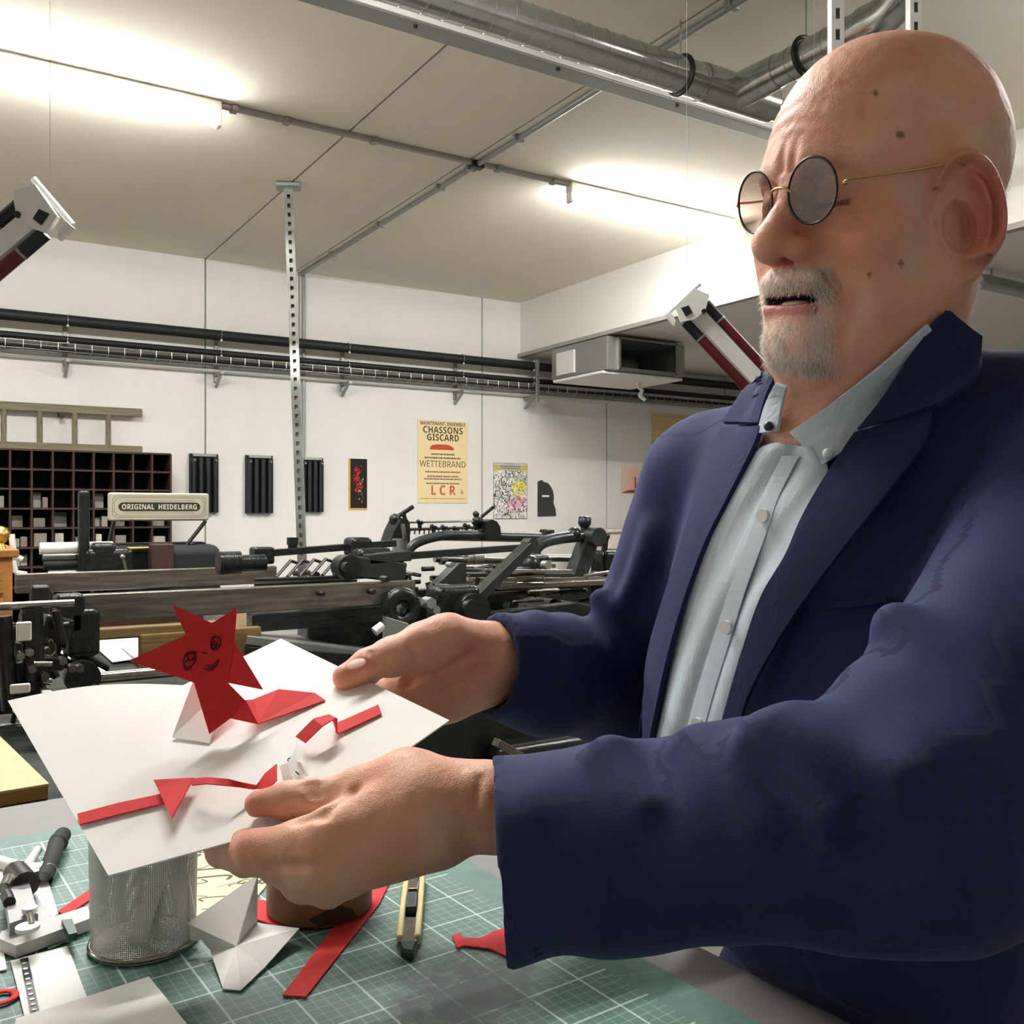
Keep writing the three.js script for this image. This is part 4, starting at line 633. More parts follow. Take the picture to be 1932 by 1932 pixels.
{ // snap-off cutter
  const a = onT(783, 1662, MH), b = onT(768, 1812, MH), ax = b.clone().sub(a), L = ax.length(); ax.normalize();
  const t = thing('snap_off_cutter', 'cream snap-off cutter knife lying on the mat', 'cutter', [a.x, a.y, a.z], Math.atan2(ax.x, ax.z));
  const cream = std(0xd9c98f, 0.5);
  for (const s of [-1, 1]) part(t, 'grip', rbox(0.0055, 0.009, L * 0.84, 0.002, s * 0.0075, 0.0048, L * 0.44), cream);
  part(t, 'floor_plate', rbox(0.0095, 0.003, L * 0.86, 0.001, 0, 0.002, L * 0.44), M.steel);
  part(t, 'slider', rbox(0.01, 0.008, 0.034, 0.002, 0, 0.0085, L * 0.46), M.blackPlastic); part(t, 'end_plug', rbox(0.0085, 0.006, 0.016, 0.002, 0, 0.008, L * 0.13), M.blackPlastic);
  part(t, 'clip', rbox(0.009, 0.006, 0.02, 0.001, 0, 0.0075, L * 0.23), M.steel);
  part(t, 'blade_guide', rbox(0.014, 0.005, L * 0.3, 0.001, 0, 0.0045, L * 0.76), M.steel);
  part(t, 'tip', plate([[-0.006, 0], [0.006, 0], [0.004, 0.016], [-0.003, 0.013]], 0.004).rotateX(Math.PI / 2).translate(0, 0.0045, L * 0.915), std(0x1f3a36, 0.4, 0.3));
}
{ // pliers with a black handle
  const a = onT(118, 1578, MH + 0.012), b = onT(82, 1662, MH + 0.006), o = onT(60, 1645, MH), t = thing('eyelet_pliers', 'white-headed pliers with a thick black handle at the left', 'pliers', [o.x, o.y, o.z]), q = p => p.clone().sub(o);
  part(t, 'handle', tube([q(a), q(onT(108, 1590, MH + 0.013)), q(onT(99, 1620, MH + 0.013)), q(b)], 0.0082, 24, 12), M.rubber);
  part(t, 'handle_end', [ball(q(a), 0.0084, 16), ball(q(onT(110, 1592, MH + 0.013)), 0.0098, 14)], M.rubber);
  part(t, 'head', [disc(q(onT(62, 1648, MH + 0.006)), YA, 0.012, 0.011, 24), rod(q(onT(64, 1648, MH + 0.008)), q(onT(86, 1646, MH + 0.008)), 0.007), rod(q(onT(50, 1640, MH + 0.007)), q(onT(70, 1607, MH + 0.009)), 0.0055, 0.004), ball(q(onT(71, 1606, MH + 0.009)), 0.0045)], M.whitePaint);
  part(t, 'lower_arm', rod(q(onT(62, 1645, MH + 0.006)), q(onT(-20, 1625, MH + 0.006)), 0.006), M.whitePaint);
  part(t, 'pivot', disc(q(onT(65, 1647, MH + 0.012)), YA, 0.0048, 0.003, 16), M.galvDull);
  part(t, 'collar', disc(q(onT(86, 1646, MH + 0.008)), V(0.3, 0, 1).normalize(), 0.0088, 0.012, 16), M.whitePaint);
}
{ // grey stapler
  const o = onT(45, 1720, MH), t = thing('grey_stapler', 'grey metal stapler with a black jaw at the left edge', 'stapler', [o.x, o.y, o.z]), q = (x, y, h) => onT(x, y, MH + h).sub(o);
  const gm = std(0x8f8d8e, 0.4, 0.4);
  part(t, 'base', slab([q(8, 1790, 0.004), q(28, 1668, 0.004), q(62, 1690, 0.004), q(100, 1742, 0.004), q(92, 1775, 0.004)].reverse(), 0.008), gm);
  part(t, 'arm', slab([q(18, 1758, 0.016), q(6, 1680, 0.016), q(30, 1655, 0.016), q(52, 1668, 0.016), q(72, 1740, 0.016)].reverse(), 0.012), gm);
  part(t, 'jaw', rod(q(30, 1648, 0.02), q(48, 1672, 0.02), 0.011, 0.012), M.darkSteel); part(t, 'pin', rod(q(12, 1690, 0.024), q(18, 1705, 0.024), 0.005), M.darkSteel);
  part(t, 'spring', rod(q(8, 1678, 0.025), q(16, 1660, 0.025), 0.005), M.steel); part(t, 'stem', rod(q(56, 1728, 0.024), q(60, 1748, 0.024), 0.003), M.steel);
  part(t, 'screw', disc(q(56, 1718, 0.026), YA, 0.006, 0.004, 14), M.whitePaint); part(t, 'screw', disc(q(52, 1752, 0.024), YA, 0.009, 0.003, 18), M.whitePaint);
}
{ // grey utility knife with a green tip
  const o = onT(90, 1765, MH), t = thing('utility_knife', 'grey utility knife with a dark green end beside the pen cup', 'knife', [o.x, o.y, o.z]), q = (x, y, h) => onT(x, y, MH + h).sub(o);
  const gp = std(0xb6b4b3, 0.5);
  part(t, 'body', slab([q(0, 1785, 0.006), q(2, 1770, 0.006), q(60, 1752, 0.006), q(115, 1738, 0.006), q(165, 1722, 0.006), q(172, 1745, 0.006), q(128, 1762, 0.006), q(80, 1780, 0.006), q(30, 1798, 0.006)].reverse(), 0.01), gp);
  part(t, 'green_end', slab([q(116, 1744, 0.012), q(136, 1742, 0.012), q(146, 1768, 0.012), q(130, 1772, 0.012)].reverse(), 0.006), std(0x1d4a42, 0.45));
  part(t, 'blade', slab([q(90, 1772, 0.001), q(135, 1776, 0.001), q(90, 1792, 0.001), q(78, 1784, 0.001)].reverse(), 0.001), M.steel);
}
// low cabinet beyond the table with a flat tan box on it
{
  const p = onV(100, 1511, 1.47), w = thing('side_cabinet', 'dark cabinet standing beyond the end of the work table', 'cabinet', [p.x, 0, p.z], TROT);
  part(w, 'body', rbox(0.8, p.y - 0.022, 0.52, 0.006, -0.36, (p.y - 0.022) / 2, -0.27), M.castIron); part(w, 'top', rbox(0.82, 0.022, 0.54, 0.004, -0.36, p.y - 0.011, -0.27), M.castIron);
  for (const dx of [0, 0.27]) part(w, 'door', rbox(0.25, p.y - 0.12, 0.012, 0.004, -0.58 + dx, (p.y - 0.02) / 2, 0.0), M.castIron);
  const H = 0.021, b = thing('tan_box', 'flat tan cardboard box at the left edge beyond the table', 'box', [p.x, p.y, p.z], TROT + 0.05);
  part(b, 'lid', rbox(0.115, 0.004, 0.42, 0.001, -0.06, H - 0.0015, -0.22), M.board);
  part(b, 'front_side', box(0.111, H - 0.004, 0.003, -0.06, (H - 0.004) / 2 + 0.0005, -0.0115), M.boardEdge);
  part(b, 'long_side', [box(0.003, H - 0.004, 0.41, -0.0045, (H - 0.004) / 2 + 0.0005, -0.22), box(0.003, H - 0.004, 0.41, -0.1155, (H - 0.004) / 2 + 0.0005, -0.22)], M.boardEdge);
  const c = thing('tan_box', 'second tan box, mostly cut off by the left edge', 'box', [p.x - 0.135, p.y, p.z + 0.015], TROT + 0.05);
  part(c, 'tray', [box(0.12, 0.004, 0.3, -0.06, 0.0025, -0.16), box(0.12, H, 0.004, -0.06, H / 2 + 0.0005, -0.012), box(0.004, H, 0.3, -0.002, H / 2 + 0.0005, -0.16), box(0.004, H, 0.3, -0.118, H / 2 + 0.0005, -0.16)], M.boardEdge);
}
// ---------- the pop-up card held in both hands ----------
{
  const base = loc(560, 1550, 0.63), t = nearThing('pop_up_card', 'open white pop-up card with a smiling red star and red ribbon', 'card', base);
  const th = 0.0012;
  const A = loc(15, 1325, 0.80), Bn = loc(205, 1655, 0.60), Cn = loc(575, 1553, 0.622), Df = loc(345, 1296, 0.80), R = loc(848, 1362, 0.72), Q = loc(530, 1208, 0.895);
  const bil = (p00, p10, p11, p01, a, b) => p00.clone().multiplyScalar((1 - a) * (1 - b)).addScaledVector(p10, a * (1 - b)).addScaledVector(p11, a * b).addScaledVector(p01, (1 - a) * b);
  // left leaf: far-left A, near-left Bn, near fold Cn, far fold Df
  const left = (a, b) => { const p = bil(A, Bn, Cn, Df, a, b); p.y += 0.007 * Math.sin(b * Math.PI) * (1 - a) * 0.9; return p; };
  const right = (a, b) => bil(Df, Cn, R, Q, a, b);
  part(t, 'left_leaf', sheet(16, 16, left, th), M.paper); part(t, 'right_leaf', sheet(16, 16, right, th), M.paper);
  const up = V(-0.12, 0.93, 0.35).normalize(), lift = (p, h) => p.clone().addScaledVector(up, h);
  // the point of a leaf seen at a place of the photograph, raised by h towards the viewer
  const hit = (leaf, px, py, h) => { let best = 1e9, ba = 0, bb = 0; const err = (a, b) => { const p = leaf(a, b); return Math.hypot(966 + p.x / -p.z * FOC - px, 968 - (p.y - EYE) / -p.z * FOC - py); };
    for (let i = -2; i <= 26; i++) for (let j = -2; j <= 26; j++) { const e = err(i / 24, j / 24); if (e < best) { best = e; ba = i / 24; bb = j / 24; } }
    for (let s = 0.02; s > 0.00002; s *= 0.6) for (const [u, w] of [[1, 0], [-1, 0], [0, 1], [0, -1], [1, 1], [-1, -1], [1, -1], [-1, 1]]) { const e = err(ba + u * s, bb + w * s); if (e < best) { best = e; ba += u * s; bb += w * s; } }
    const p = leaf(ba, bb); return p.addScaledVector(V(0, EYE, 0).sub(p).normalize(), h * 1.6); };
  const onL = (px, py, h = 0.002) => hit(left, px, py, h + 0.0008), onR = (px, py, h = 0.002) => hit(right, px, py, h + 0.0008);
  // white support fold behind the star
  const s0 = onL(325, 1393), s1 = onL(395, 1405, 0.001), top = loc(366, 1284, 0.755), s2 = onR(437, 1330, 0.001), top2 = loc(432, 1290, 0.755);
  part(t, 'support_fold', [slab([s0, s1, top2, top], th), slab([top, top2, s2, onR(372, 1290, 0.003)], th)], M.paper);
  // the star stands on the fold
  const d0 = 0.735;   const S = (x, y, dd = 0) => loc(x, y, d0 - 0.00015 * (y - 1230) + 0.00004 * (x - 380) + dd);
  const star = [S(325, 1143), S(400, 1178), S(447, 1149), S(443, 1215), S(496, 1303, 0.012), S(430, 1290), S(462, 1323), S(435, 1357), S(395, 1387), S(366, 1290), S(243, 1249, 0.006), S(351, 1200)];
  const st = part(t, 'star', [slab([star[0], star[1], star[11]], 0.0012), slab([star[1], star[2], star[3]], 0.0012), slab([star[11], star[1], star[3], star[5], star[9]], 0.0012), slab([star[10], star[11], star[9]], 0.0012), slab([star[3], star[4], star[5]], 0.0012), slab([star[9], star[5], star[6], star[7]], 0.0012), slab([star[9], star[7], star[8]], 0.0012)], M.redPaper, 'red paper star with a drawn face');
  const ink = pts => tube(pts.map(([x, y]) => S(x, y, -0.0012)), 0.00042, 28, 6);
  const eye = (cx, cy, rx, ry, tilt) => Array.from({ length: 13 }, (_, i) => { const a = i / 12 * 6.283, x = Math.cos(a) * rx, y = Math.sin(a) * ry; return [cx + x * Math.cos(tilt) - y * Math.sin(tilt), cy + x * Math.sin(tilt) + y * Math.cos(tilt)]; });
  sub(st, 'drawn_eye', [ink(eye(407, 1216, 9, 13, 0.3)), ink(eye(404, 1219, 4.5, 7, 0.3)), ink([[399, 1222], [405, 1219], [413, 1217]]), ink([[397, 1208], [404, 1203], [413, 1203]])], M.ink);
  sub(st, 'drawn_eye', [ink(eye(358, 1246, 11, 16, 0.45)), ink(eye(360, 1241, 6, 7, 0.4)), ink([[348, 1251], [358, 1247], [370, 1245]]), ink([[350, 1236], [360, 1231], [371, 1233]]), ink([[347, 1260], [352, 1266], [362, 1263]])], M.ink);
  sub(st, 'drawn_mouth', [ink([[385, 1263], [394, 1267], [404, 1263], [411, 1254], [412, 1246]]), ink([[389, 1257], [397, 1258], [405, 1254], [412, 1246]]), ink([[391, 1262], [398, 1262], [406, 1258]])], M.ink);
  sub(st, 'drawn_nose', ink([[381, 1234], [386, 1233], [390, 1236]]), M.ink);
  // the star's long red leg lying over the right leaf
  part(t, 'red_leg', [slab([star[7], star[6], onR(478, 1322, 0.012), onR(486, 1368, 0.006)].reverse(), 0.001), slab([onR(478, 1322, 0.012), onR(526, 1303, 0.012), onR(486, 1368, 0.006)].reverse(), 0.001), slab([onR(526, 1303, 0.012), onR(594, 1310, 0.003), onR(614, 1324, 0.001), onR(486, 1368, 0.006)].reverse(), 0.001)], M.redPaper);
  // ribbon: pieces of bent red paper
  const rib = (pts, w) => sheet(pts.length * 5, 2, (a, b) => { const f = a * (pts.length - 1), i = Math.min(pts.length - 2, Math.floor(f)), k = f - i, q = pts[i].clone().lerp(pts[i + 1], k), q2 = w[i].clone().lerp(w[i + 1], k); return q.lerp(q2, b); }, 0.0009);
  part(t, 'ribbon_tail', rib([onL(146, 1538), onL(225, 1517), onL(306, 1500)], [onL(151, 1558), onL(231, 1537), onL(311, 1518)]), M.redPaper);
  part(t, 'ribbon_arrow', slab([onL(290, 1474, 0.006), onL(366, 1470, 0.008), onL(324, 1546, 0.008)], 0.001), M.redPaper);
  part(t, 'ribbon_loop', rib([onL(357, 1472, 0.012), onL(390, 1469, 0.016), onL(430, 1472, 0.016), onL(484, 1484, 0.008), onL(500, 1462, 0.012), onL(522, 1444, 0.018)], [onL(362, 1484, 0.012), onL(392, 1481, 0.016), onL(430, 1485, 0.014), onL(478, 1491, 0.004), onL(508, 1490, 0.012), onL(522, 1474, 0.02)]), M.redPaper);
  part(t, 'ribbon_bend', rib([onR(558, 1392, 0.010), onR(592, 1358, 0.022), onR(622, 1350, 0.02), onR(632, 1368, 0.003), onR(714, 1332, 0.002)], [onR(576, 1404, 0.010), onR(610, 1371, 0.022), onR(636, 1356, 0.02), onR(635, 1388, 0.003), onR(720, 1349, 0.002)]), M.redPaper);
  part(t, 'white_ribbon', [rib([onL(528, 1448, 0.012), onL(545, 1440, 0.016), onR(560, 1405, 0.012)], [onL(536, 1480, 0.008), onL(552, 1470, 0.012), onR(574, 1414, 0.01)]), rib([onR(548, 1428, 0.01), onR(566, 1440, 0.014), onR(575, 1452, 0.006)], [onR(555, 1448, 0.004), onR(572, 1462, 0.008), onR(582, 1466, 0.004)])], M.paper);
  part(t, 'thread', [tube([onL(550, 1424, 0.012), onL(543, 1436, 0.014), onL(552, 1452, 0.012), onL(564, 1463, 0.01)], 0.0005, 14, 5)], M.darkSteel);
}
// ---------- signed distance helpers ----------
const smin = (a, b, k) => { const h = Math.max(k - Math.abs(a - b), 0) / k; return Math.min(a, b) - h * h * k * 0.25; };
const smax = (a, b, k) => -smin(-a, -b, k);
const capS = (a, ra, b, rb) => { const bx = b.x - a.x, by = b.y - a.y, bz = b.z - a.z, L2 = bx * bx + by * by + bz * bz + 1e-12; return (x, y, z) => { const px = x - a.x, py = y - a.y, pz = z - a.z, t = clamp((px * bx + py * by + pz * bz) / L2), dx = px - bx * t, dy = py - by * t, dz = pz - bz * t; return Math.sqrt(dx * dx + dy * dy + dz * dz) - (ra + (rb - ra) * t); }; };
const ellS = (cx, cy, cz, rx, ry, rz) => (x, y, z) => { const a = (x - cx) / rx, b = (y - cy) / ry, c = (z - cz) / rz, k0 = Math.sqrt(a * a + b * b + c * c), k1 = Math.sqrt(a * a / rx / rx + b * b / ry / ry + c * c / rz / rz); return k1 < 1e-9 ? -Math.min(rx, ry, rz) : k0 * (k0 - 1) / k1; };
const h3 = (i, j, k) => { let h = (i * 374761393 + j * 668265263 + k * 1440662683) | 0; h = Math.imul(h ^ (h >>> 13), 1274126177); return ((h ^ (h >>> 16)) >>> 0) / 4294967296; };
function n3(x, y, z) { const i = Math.floor(x), j = Math.floor(y), k = Math.floor(z), f = t => t * t * (3 - 2 * t), u = f(x - i), v = f(y - j), w = f(z - k); const l = (a, b, t) => a + (b - a) * t; return l(l(l(h3(i, j, k), h3(i + 1, j, k), u), l(h3(i, j + 1, k), h3(i + 1, j + 1, k), u), v), l(l(h3(i, j, k + 1), h3(i + 1, j, k + 1), u), l(h3(i, j + 1, k + 1), h3(i + 1, j + 1, k + 1), u), v), w) - 0.5; }
// surface nets: smooth mesh of sdf = 0 inside a box
function nets(sdf, lo, hi, cell, colorAt) {
  const nx = Math.ceil((hi[0] - lo[0]) / cell) + 1, ny = Math.ceil((hi[1] - lo[1]) / cell) + 1, nz = Math.ceil((hi[2] - lo[2]) / cell) + 1, val = new Float32Array(nx * ny * nz);
  const id = (i, j, k) => (k * ny + j) * nx + i;
  // coarse pass: skip blocks far from the surface
  const B = 4, reach = cell * B * 1.9;
  for (let k = 0; k < nz; k += B) for (let j = 0; j < ny; j += B) for (let i = 0; i < nx; i += B) {
    const c = sdf(lo[0] + (i + B / 2) * cell, lo[1] + (j + B / 2) * cell, lo[2] + (k + B / 2) * cell), far = Math.abs(c) > reach;
    for (let c2 = k; c2 < Math.min(k + B, nz); c2++) for (let b = j; b < Math.min(j + B, ny); b++) for (let a = i; a < Math.min(i + B, nx); a++) val[id(a, b, c2)] = far ? c : sdf(lo[0] + a * cell, lo[1] + b * cell, lo[2] + c2 * cell);
  }
  const vid = new Int32Array(nx * ny * nz).fill(-1), pos = [], idx = [];
  for (let k = 0; k < nz - 1; k++) for (let j = 0; j < ny - 1; j++) for (let i = 0; i < nx - 1; i++) {
    let m = 0, sx = 0, sy = 0, sz = 0, n = 0; const v = [];
    for (let c = 0; c < 8; c++) { const q = val[id(i + (c & 1), j + (c >> 1 & 1), k + (c >> 2))]; v.push(q); if (q < 0) m |= 1 << c; }
    if (m === 0 || m === 255) continue;
    for (let c = 0; c < 8; c++) for (const e of [1, 2, 4]) { if (c & e) continue; const d = c | e; if ((v[c] < 0) === (v[d] < 0)) continue; const t = v[c] / (v[c] - v[d]); sx += (c & 1) + (e === 1 ? t : 0); sy += (c >> 1 & 1) + (e === 2 ? t : 0); sz += (c >> 2) + (e === 4 ? t : 0); n++; }
    vid[id(i, j, k)] = pos.length / 3; pos.push(lo[0] + (i + sx / n) * cell, lo[1] + (j + sy / n) * cell, lo[2] + (k + sz / n) * cell);
  }
  const quad = (a, b, c, d, flip) => { if (a < 0 || b < 0 || c < 0 || d < 0) return; flip ? idx.push(a, c, b, a, d, c) : idx.push(a, b, c, a, c, d); };
  for (let k = 1; k < nz - 1; k++) for (let j = 1; j < ny - 1; j++) for (let i = 1; i < nx - 1; i++) {
    const s = val[id(i, j, k)] < 0;
    if (s !== val[id(i + 1, j, k)] < 0) quad(vid[id(i, j - 1, k - 1)], vid[id(i, j, k - 1)], vid[id(i, j, k)], vid[id(i, j - 1, k)], !s);
    if (s !== val[id(i, j + 1, k)] < 0) quad(vid[id(i - 1, j, k - 1)], vid[id(i - 1, j, k)], vid[id(i, j, k)], vid[id(i, j, k - 1)], !s);
    if (s !== val[id(i, j, k + 1)] < 0) quad(vid[id(i - 1, j - 1, k)], vid[id(i, j - 1, k)], vid[id(i, j, k)], vid[id(i - 1, j, k)], !s);
  }
  const nv = pos.length / 3, uv = new Float32Array(nv * 2), col = colorAt ? new Float32Array(nv * 3) : null, nor = new Float32Array(nv * 3), e = cell * 0.4;
  for (let q = 0; q < nv; q++) {
    let x = pos[q * 3], y = pos[q * 3 + 1], z = pos[q * 3 + 2], gx, gy, gz, l;
    for (let it = 0; it < 2; it++) {
      gx = sdf(x + e, y, z) - sdf(x - e, y, z); gy = sdf(x, y + e, z) - sdf(x, y - e, z); gz = sdf(x, y, z + e) - sdf(x, y, z - e); l = Math.hypot(gx, gy, gz) || 1; gx /= l; gy /= l; gz /= l;
      if (it === 0) { const d = clamp(sdf(x, y, z), -cell * 0.4, cell * 0.4); x -= gx * d; y -= gy * d; z -= gz * d; }
    }
    pos[q * 3] = x; pos[q * 3 + 1] = y; pos[q * 3 + 2] = z; nor[q * 3] = gx; nor[q * 3 + 1] = gy; nor[q * 3 + 2] = gz;
    const ax = Math.abs(gx), ay = Math.abs(gy), az = Math.abs(gz); if (ax > ay && ax > az) { uv[q * 2] = z; uv[q * 2 + 1] = y; } else if (ay > az) { uv[q * 2] = x; uv[q * 2 + 1] = z; } else { uv[q * 2] = x; uv[q * 2 + 1] = y; }
    if (col) { const c = colorAt(x, y, z); col[q * 3] = c[0]; col[q * 3 + 1] = c[1]; col[q * 3 + 2] = c[2]; }
  }
  const g = new THREE.BufferGeometry(); g.setAttribute('position', new THREE.Float32BufferAttribute(pos, 3)); g.setAttribute('normal', new THREE.BufferAttribute(nor, 3)); g.setAttribute('uv', new THREE.BufferAttribute(uv, 2)); if (col) g.setAttribute('color', new THREE.BufferAttribute(col, 3)); g.setIndex(idx); return g;
}
const lin = (r, g, b) => [r, g, b].map(c => Math.pow(c / 255, 2.2));
const mix3 = (a, b, t) => [mix(a[0], b[0], t), mix(a[1], b[1], t), mix(a[2], b[2], t)];

// ---------- the man ----------
const HS = 1.03, HC = V(0.284, EYE + 0.237, -0.722), HYAW = 66 * Math.PI / 180, HPITCH = 5 * Math.PI / 180, HROLL = 9 * Math.PI / 180;
const f0 = V(-Math.sin(HYAW), 0, Math.cos(HYAW)), l0 = V(Math.cos(HYAW), 0, Math.sin(HYAW)), u0 = V(0, 1, 0);
const hF = f0.clone().multiplyScalar(Math.cos(HPITCH)).addScaledVector(u0, -Math.sin(HPITCH)), hU1 = u0.clone().multiplyScalar(Math.cos(HPITCH)).addScaledVector(f0, Math.sin(HPITCH));
const hL = l0.clone().multiplyScalar(Math.cos(HROLL)).addScaledVector(hU1, -Math.sin(HROLL)), hU = hU1.clone().multiplyScalar(Math.cos(HROLL)).addScaledVector(l0, Math.sin(HROLL));
const headM = new THREE.Matrix4().makeBasis(hL, hU, hF).scale(V(HS, HS, HS * 0.91)).setPosition(HC), headI = headM.clone().invert();
const H = (x, y, z) => V(x, y, z).applyMatrix4(headM);             // head coordinates (x his left, y up, z forward, origin between the eyes' level and skull centre) to local
// torso frame
const TC = V(0.295, 0, -0.785), BYAW = 52 * Math.PI / 180, tF = V(-Math.sin(BYAW), 0, Math.cos(BYAW)), tL = V(Math.cos(BYAW), 0, Math.sin(BYAW));
const T = (x, y, z) => TC.clone().addScaledVector(tL, x).addScaledVector(tF, z).add(V(0, y, 0));

// --- head field (head coordinates) ---
const neckBase = T(0, EYE + 0.045, 0.035).applyMatrix4(headI);
const headSdf = (() => {
  const pr = [];                                     // [fn, k]
  const add = (fn, k) => pr.push([fn, k]);
  add(ellS(0, 0.032, -0.010, 0.0735, 0.085, 0.0965), 0.001);
  add(ellS(0, 0.024, 0.03, 0.064, 0.072, 0.063), 0.03);
  add(ellS(0, -0.035, 0.03, 0.06, 0.075, 0.058), 0.03);
  add(ellS(0, -0.04, -0.01, 0.066, 0.07, 0.06), 0.03);
  for (const s of [-1, 1]) {
    add(capS(V(s * 0.055, -0.062, 0.008), 0.021, V(s * 0.03, -0.1, 0.055), 0.021), 0.03);     // jaw
    add(ellS(s * 0.045, -0.03, 0.06, 0.024, 0.02, 0.02), 0.022);                               // cheekbone
    add(ellS(s * 0.04, -0.062, 0.05, 0.024, 0.03, 0.024), 0.025);                              // cheek
    add(capS(V(s * 0.012, 0.02, 0.086), 0.010, V(s * 0.046, 0.022, 0.068), 0.010), 0.016);     // brow
  }
  add(ellS(0, -0.099, 0.068, 0.03, 0.022, 0.022), 0.025);                                        // chin
  add(ellS(0, -0.072, 0.078, 0.034, 0.026, 0.02), 0.02);                                       // muzzle
  const neck = capS(V(0, -0.075, -0.012), 0.051, neckBase, 0.059), throat = capS(V(0, -0.098, 0.03), 0.042, neckBase.clone().add(V(0, 0.01, 0.03)), 0.042), jowl = ellS(0, -0.098, 0.012, 0.06, 0.05, 0.055);
  const nose = capS(V(0, 0.006, 0.087), 0.0085, V(0, -0.030, 0.113), 0.0125), tip = ellS(0, -0.034, 0.1135, 0.0145, 0.0125, 0.0125);
  const ala = [-1, 1].map(s => ellS(s * 0.0145, -0.037, 0.1, 0.0085, 0.009, 0.0125)), nostril = [-1, 1].map(s => ellS(s * 0.0088, -0.0462, 0.107, 0.0042, 0.006, 0.0072));
  const socket = [-1, 1].map(s => ellS(s * 0.031, 0.0, 0.098, 0.020, 0.0125, 0.017)), lid = [-1, 1].map(s => ellS(s * 0.0315, -0.002, 0.0728, 0.0165, 0.0145, 0.0165)), slit = [-1, 1].map(s => capS(V(s * 0.018, -0.0095, 0.0895), 0.0018, V(s * 0.046, -0.0085, 0.0815), 0.0016)), bag = [-1, 1].map(s => ellS(s * 0.031, -0.021, 0.079, 0.016, 0.0055, 0.009));
  const lipU = capS(V(-0.023, -0.0675, 0.0895), 0.0042, V(0.023, -0.0675, 0.0895), 0.0042), lipL = capS(V(-0.02, -0.0775, 0.091), 0.0056, V(0.02, -0.0775, 0.091), 0.0056), mouth = ellS(0, -0.0715, 0.096, 0.029, 0.0031, 0.0155);
  const mous = ellS(0, -0.0575, 0.0925, 0.03, 0.0095, 0.010), goat = ellS(0, -0.105, 0.075, 0.031, 0.025, 0.0235);
  const naso = [-1, 1].map(s => capS(V(s * 0.023, -0.038, 0.0935), 0.0016, V(s * 0.038, -0.066, 0.0825), 0.001));
  const glab = [-1, 1].map(s => capS(V(s * 0.0055, 0.018, 0.1005), 0.0012, V(s * 0.0065, 0.038, 0.101), 0.0008));
  // ears
  const earF = s => { const n = V(0.72 * s, 0.05, 0.69).normalize(), b = V(0.69 * s, 0, -0.72).normalize(), u = n.clone().cross(b).normalize(); if (u.y < 0) u.negate(); u.addScaledVector(b, 0.3).normalize(); const c = V(s * 0.088, -0.02, 0.012);
    return (x, y, z) => { const px = x - c.x, py = y - c.y, pz = z - c.z, en = px * n.x + py * n.y + pz * n.z, eb = px * b.x + py * b.y + pz * b.z, eu = px * u.x + py * u.y + pz * u.z; if (px * px + py * py + pz * pz > 0.0072) return Math.sqrt(px * px + py * py + pz * pz) - 0.05;
      const wid = eu > 0 ? 0.026 : 0.026 - 0.28 * Math.max(0, -eu - 0.008), q = Math.hypot((eb + 0.002) / wid, eu / 0.042), rad = (q - 1) * wid;
      const ex = t => Math.exp(-t * t), up = eu > -0.022 && (eb > -0.012 || eu > 0.01) ? 1 : sstep(-0.03, -0.018, eu) * sstep(-0.024, -0.008, eb);
      const q2 = Math.hypot((eb + 0.001) / 0.0135, (eu + 0.001) / 0.0245), q3 = Math.hypot((eb + 0.0065) / 0.0115, (eu + 0.008) / 0.0165);
      const h = 0.0125 * up * ex((rad + 0.0036) / 0.003) + 0.0075 * sstep(-0.008, 0.0, eb) * ex((q2 - 1) * 0.0145 / 0.003) - 0.02 * sstep(1.08, 0.5, q3) + 0.006 * ex(Math.hypot(eb + 0.02, eu + 0.007) / 0.0048) + 0.0025 * ex(Math.hypot(eb + 0.004, eu + 0.033) / 0.009) - 0.007;
      let d = smax(en - h, rad, 0.005); d = smax(d, -(en + 0.028), 0.006);
      return d; }; };
  const ears = [earF(1), earF(-1)];
  return (x, y, z) => {
    let d = 1; for (const [f, k] of pr) d = smin(d, f(x, y, z), k);
    d = smin(d, neck(x, y, z), 0.03); d = smin(d, throat(x, y, z), 0.03); d = smin(d, jowl(x, y, z), 0.03);
    const front = z > 0.04 && y > -0.14 && y < 0.07 && Math.abs(x) < 0.075;
    if (front) {
      for (let i = 0; i < 2; i++) d = smax(d, -socket[i](x, y, z), 0.014);
      for (let i = 0; i < 2; i++) { d = smin(d, lid[i](x, y, z), 0.006); d = smin(d, bag[i](x, y, z), 0.008); d = smax(d, -slit[i](x, y, z), 0.002); }
      d = smin(d, nose(x, y, z), 0.014); d = smin(d, tip(x, y, z), 0.006); for (let i = 0; i < 2; i++) d = smin(d, ala[i](x, y, z), 0.006);
      for (let i = 0; i < 2; i++) d = smax(d, -nostril[i](x, y, z), 0.003);
      d = smin(d, goat(x, y, z), 0.015); d = smin(d, mous(x, y, z), 0.008); d = smin(d, lipU(x, y, z), 0.004); d = smin(d, lipL(x, y, z), 0.006); d = smax(d, -mouth(x, y, z), 0.003);
      for (let i = 0; i < 2; i++) { d = smax(d, -naso[i](x, y, z), 0.007); d = smax(d, -glab[i](x, y, z), 0.006); }
      if (y > 0.035) d += 0.00035 * Math.sin(y * 520 + 3 * Math.abs(x) * 40) * sstep(0.035, 0.045, y) * sstep(0.085, 0.06, y);
    }
    if (Math.abs(x) > 0.055 && Math.abs(z) < 0.09) for (const e of ears) d = smin(d, e(x, y, z), 0.006);
    return d + 0.0006 * n3(x * 60, y * 60, z * 60) + 0.0005 * n3(x * 190, y * 190, z * 190);
  };
})();
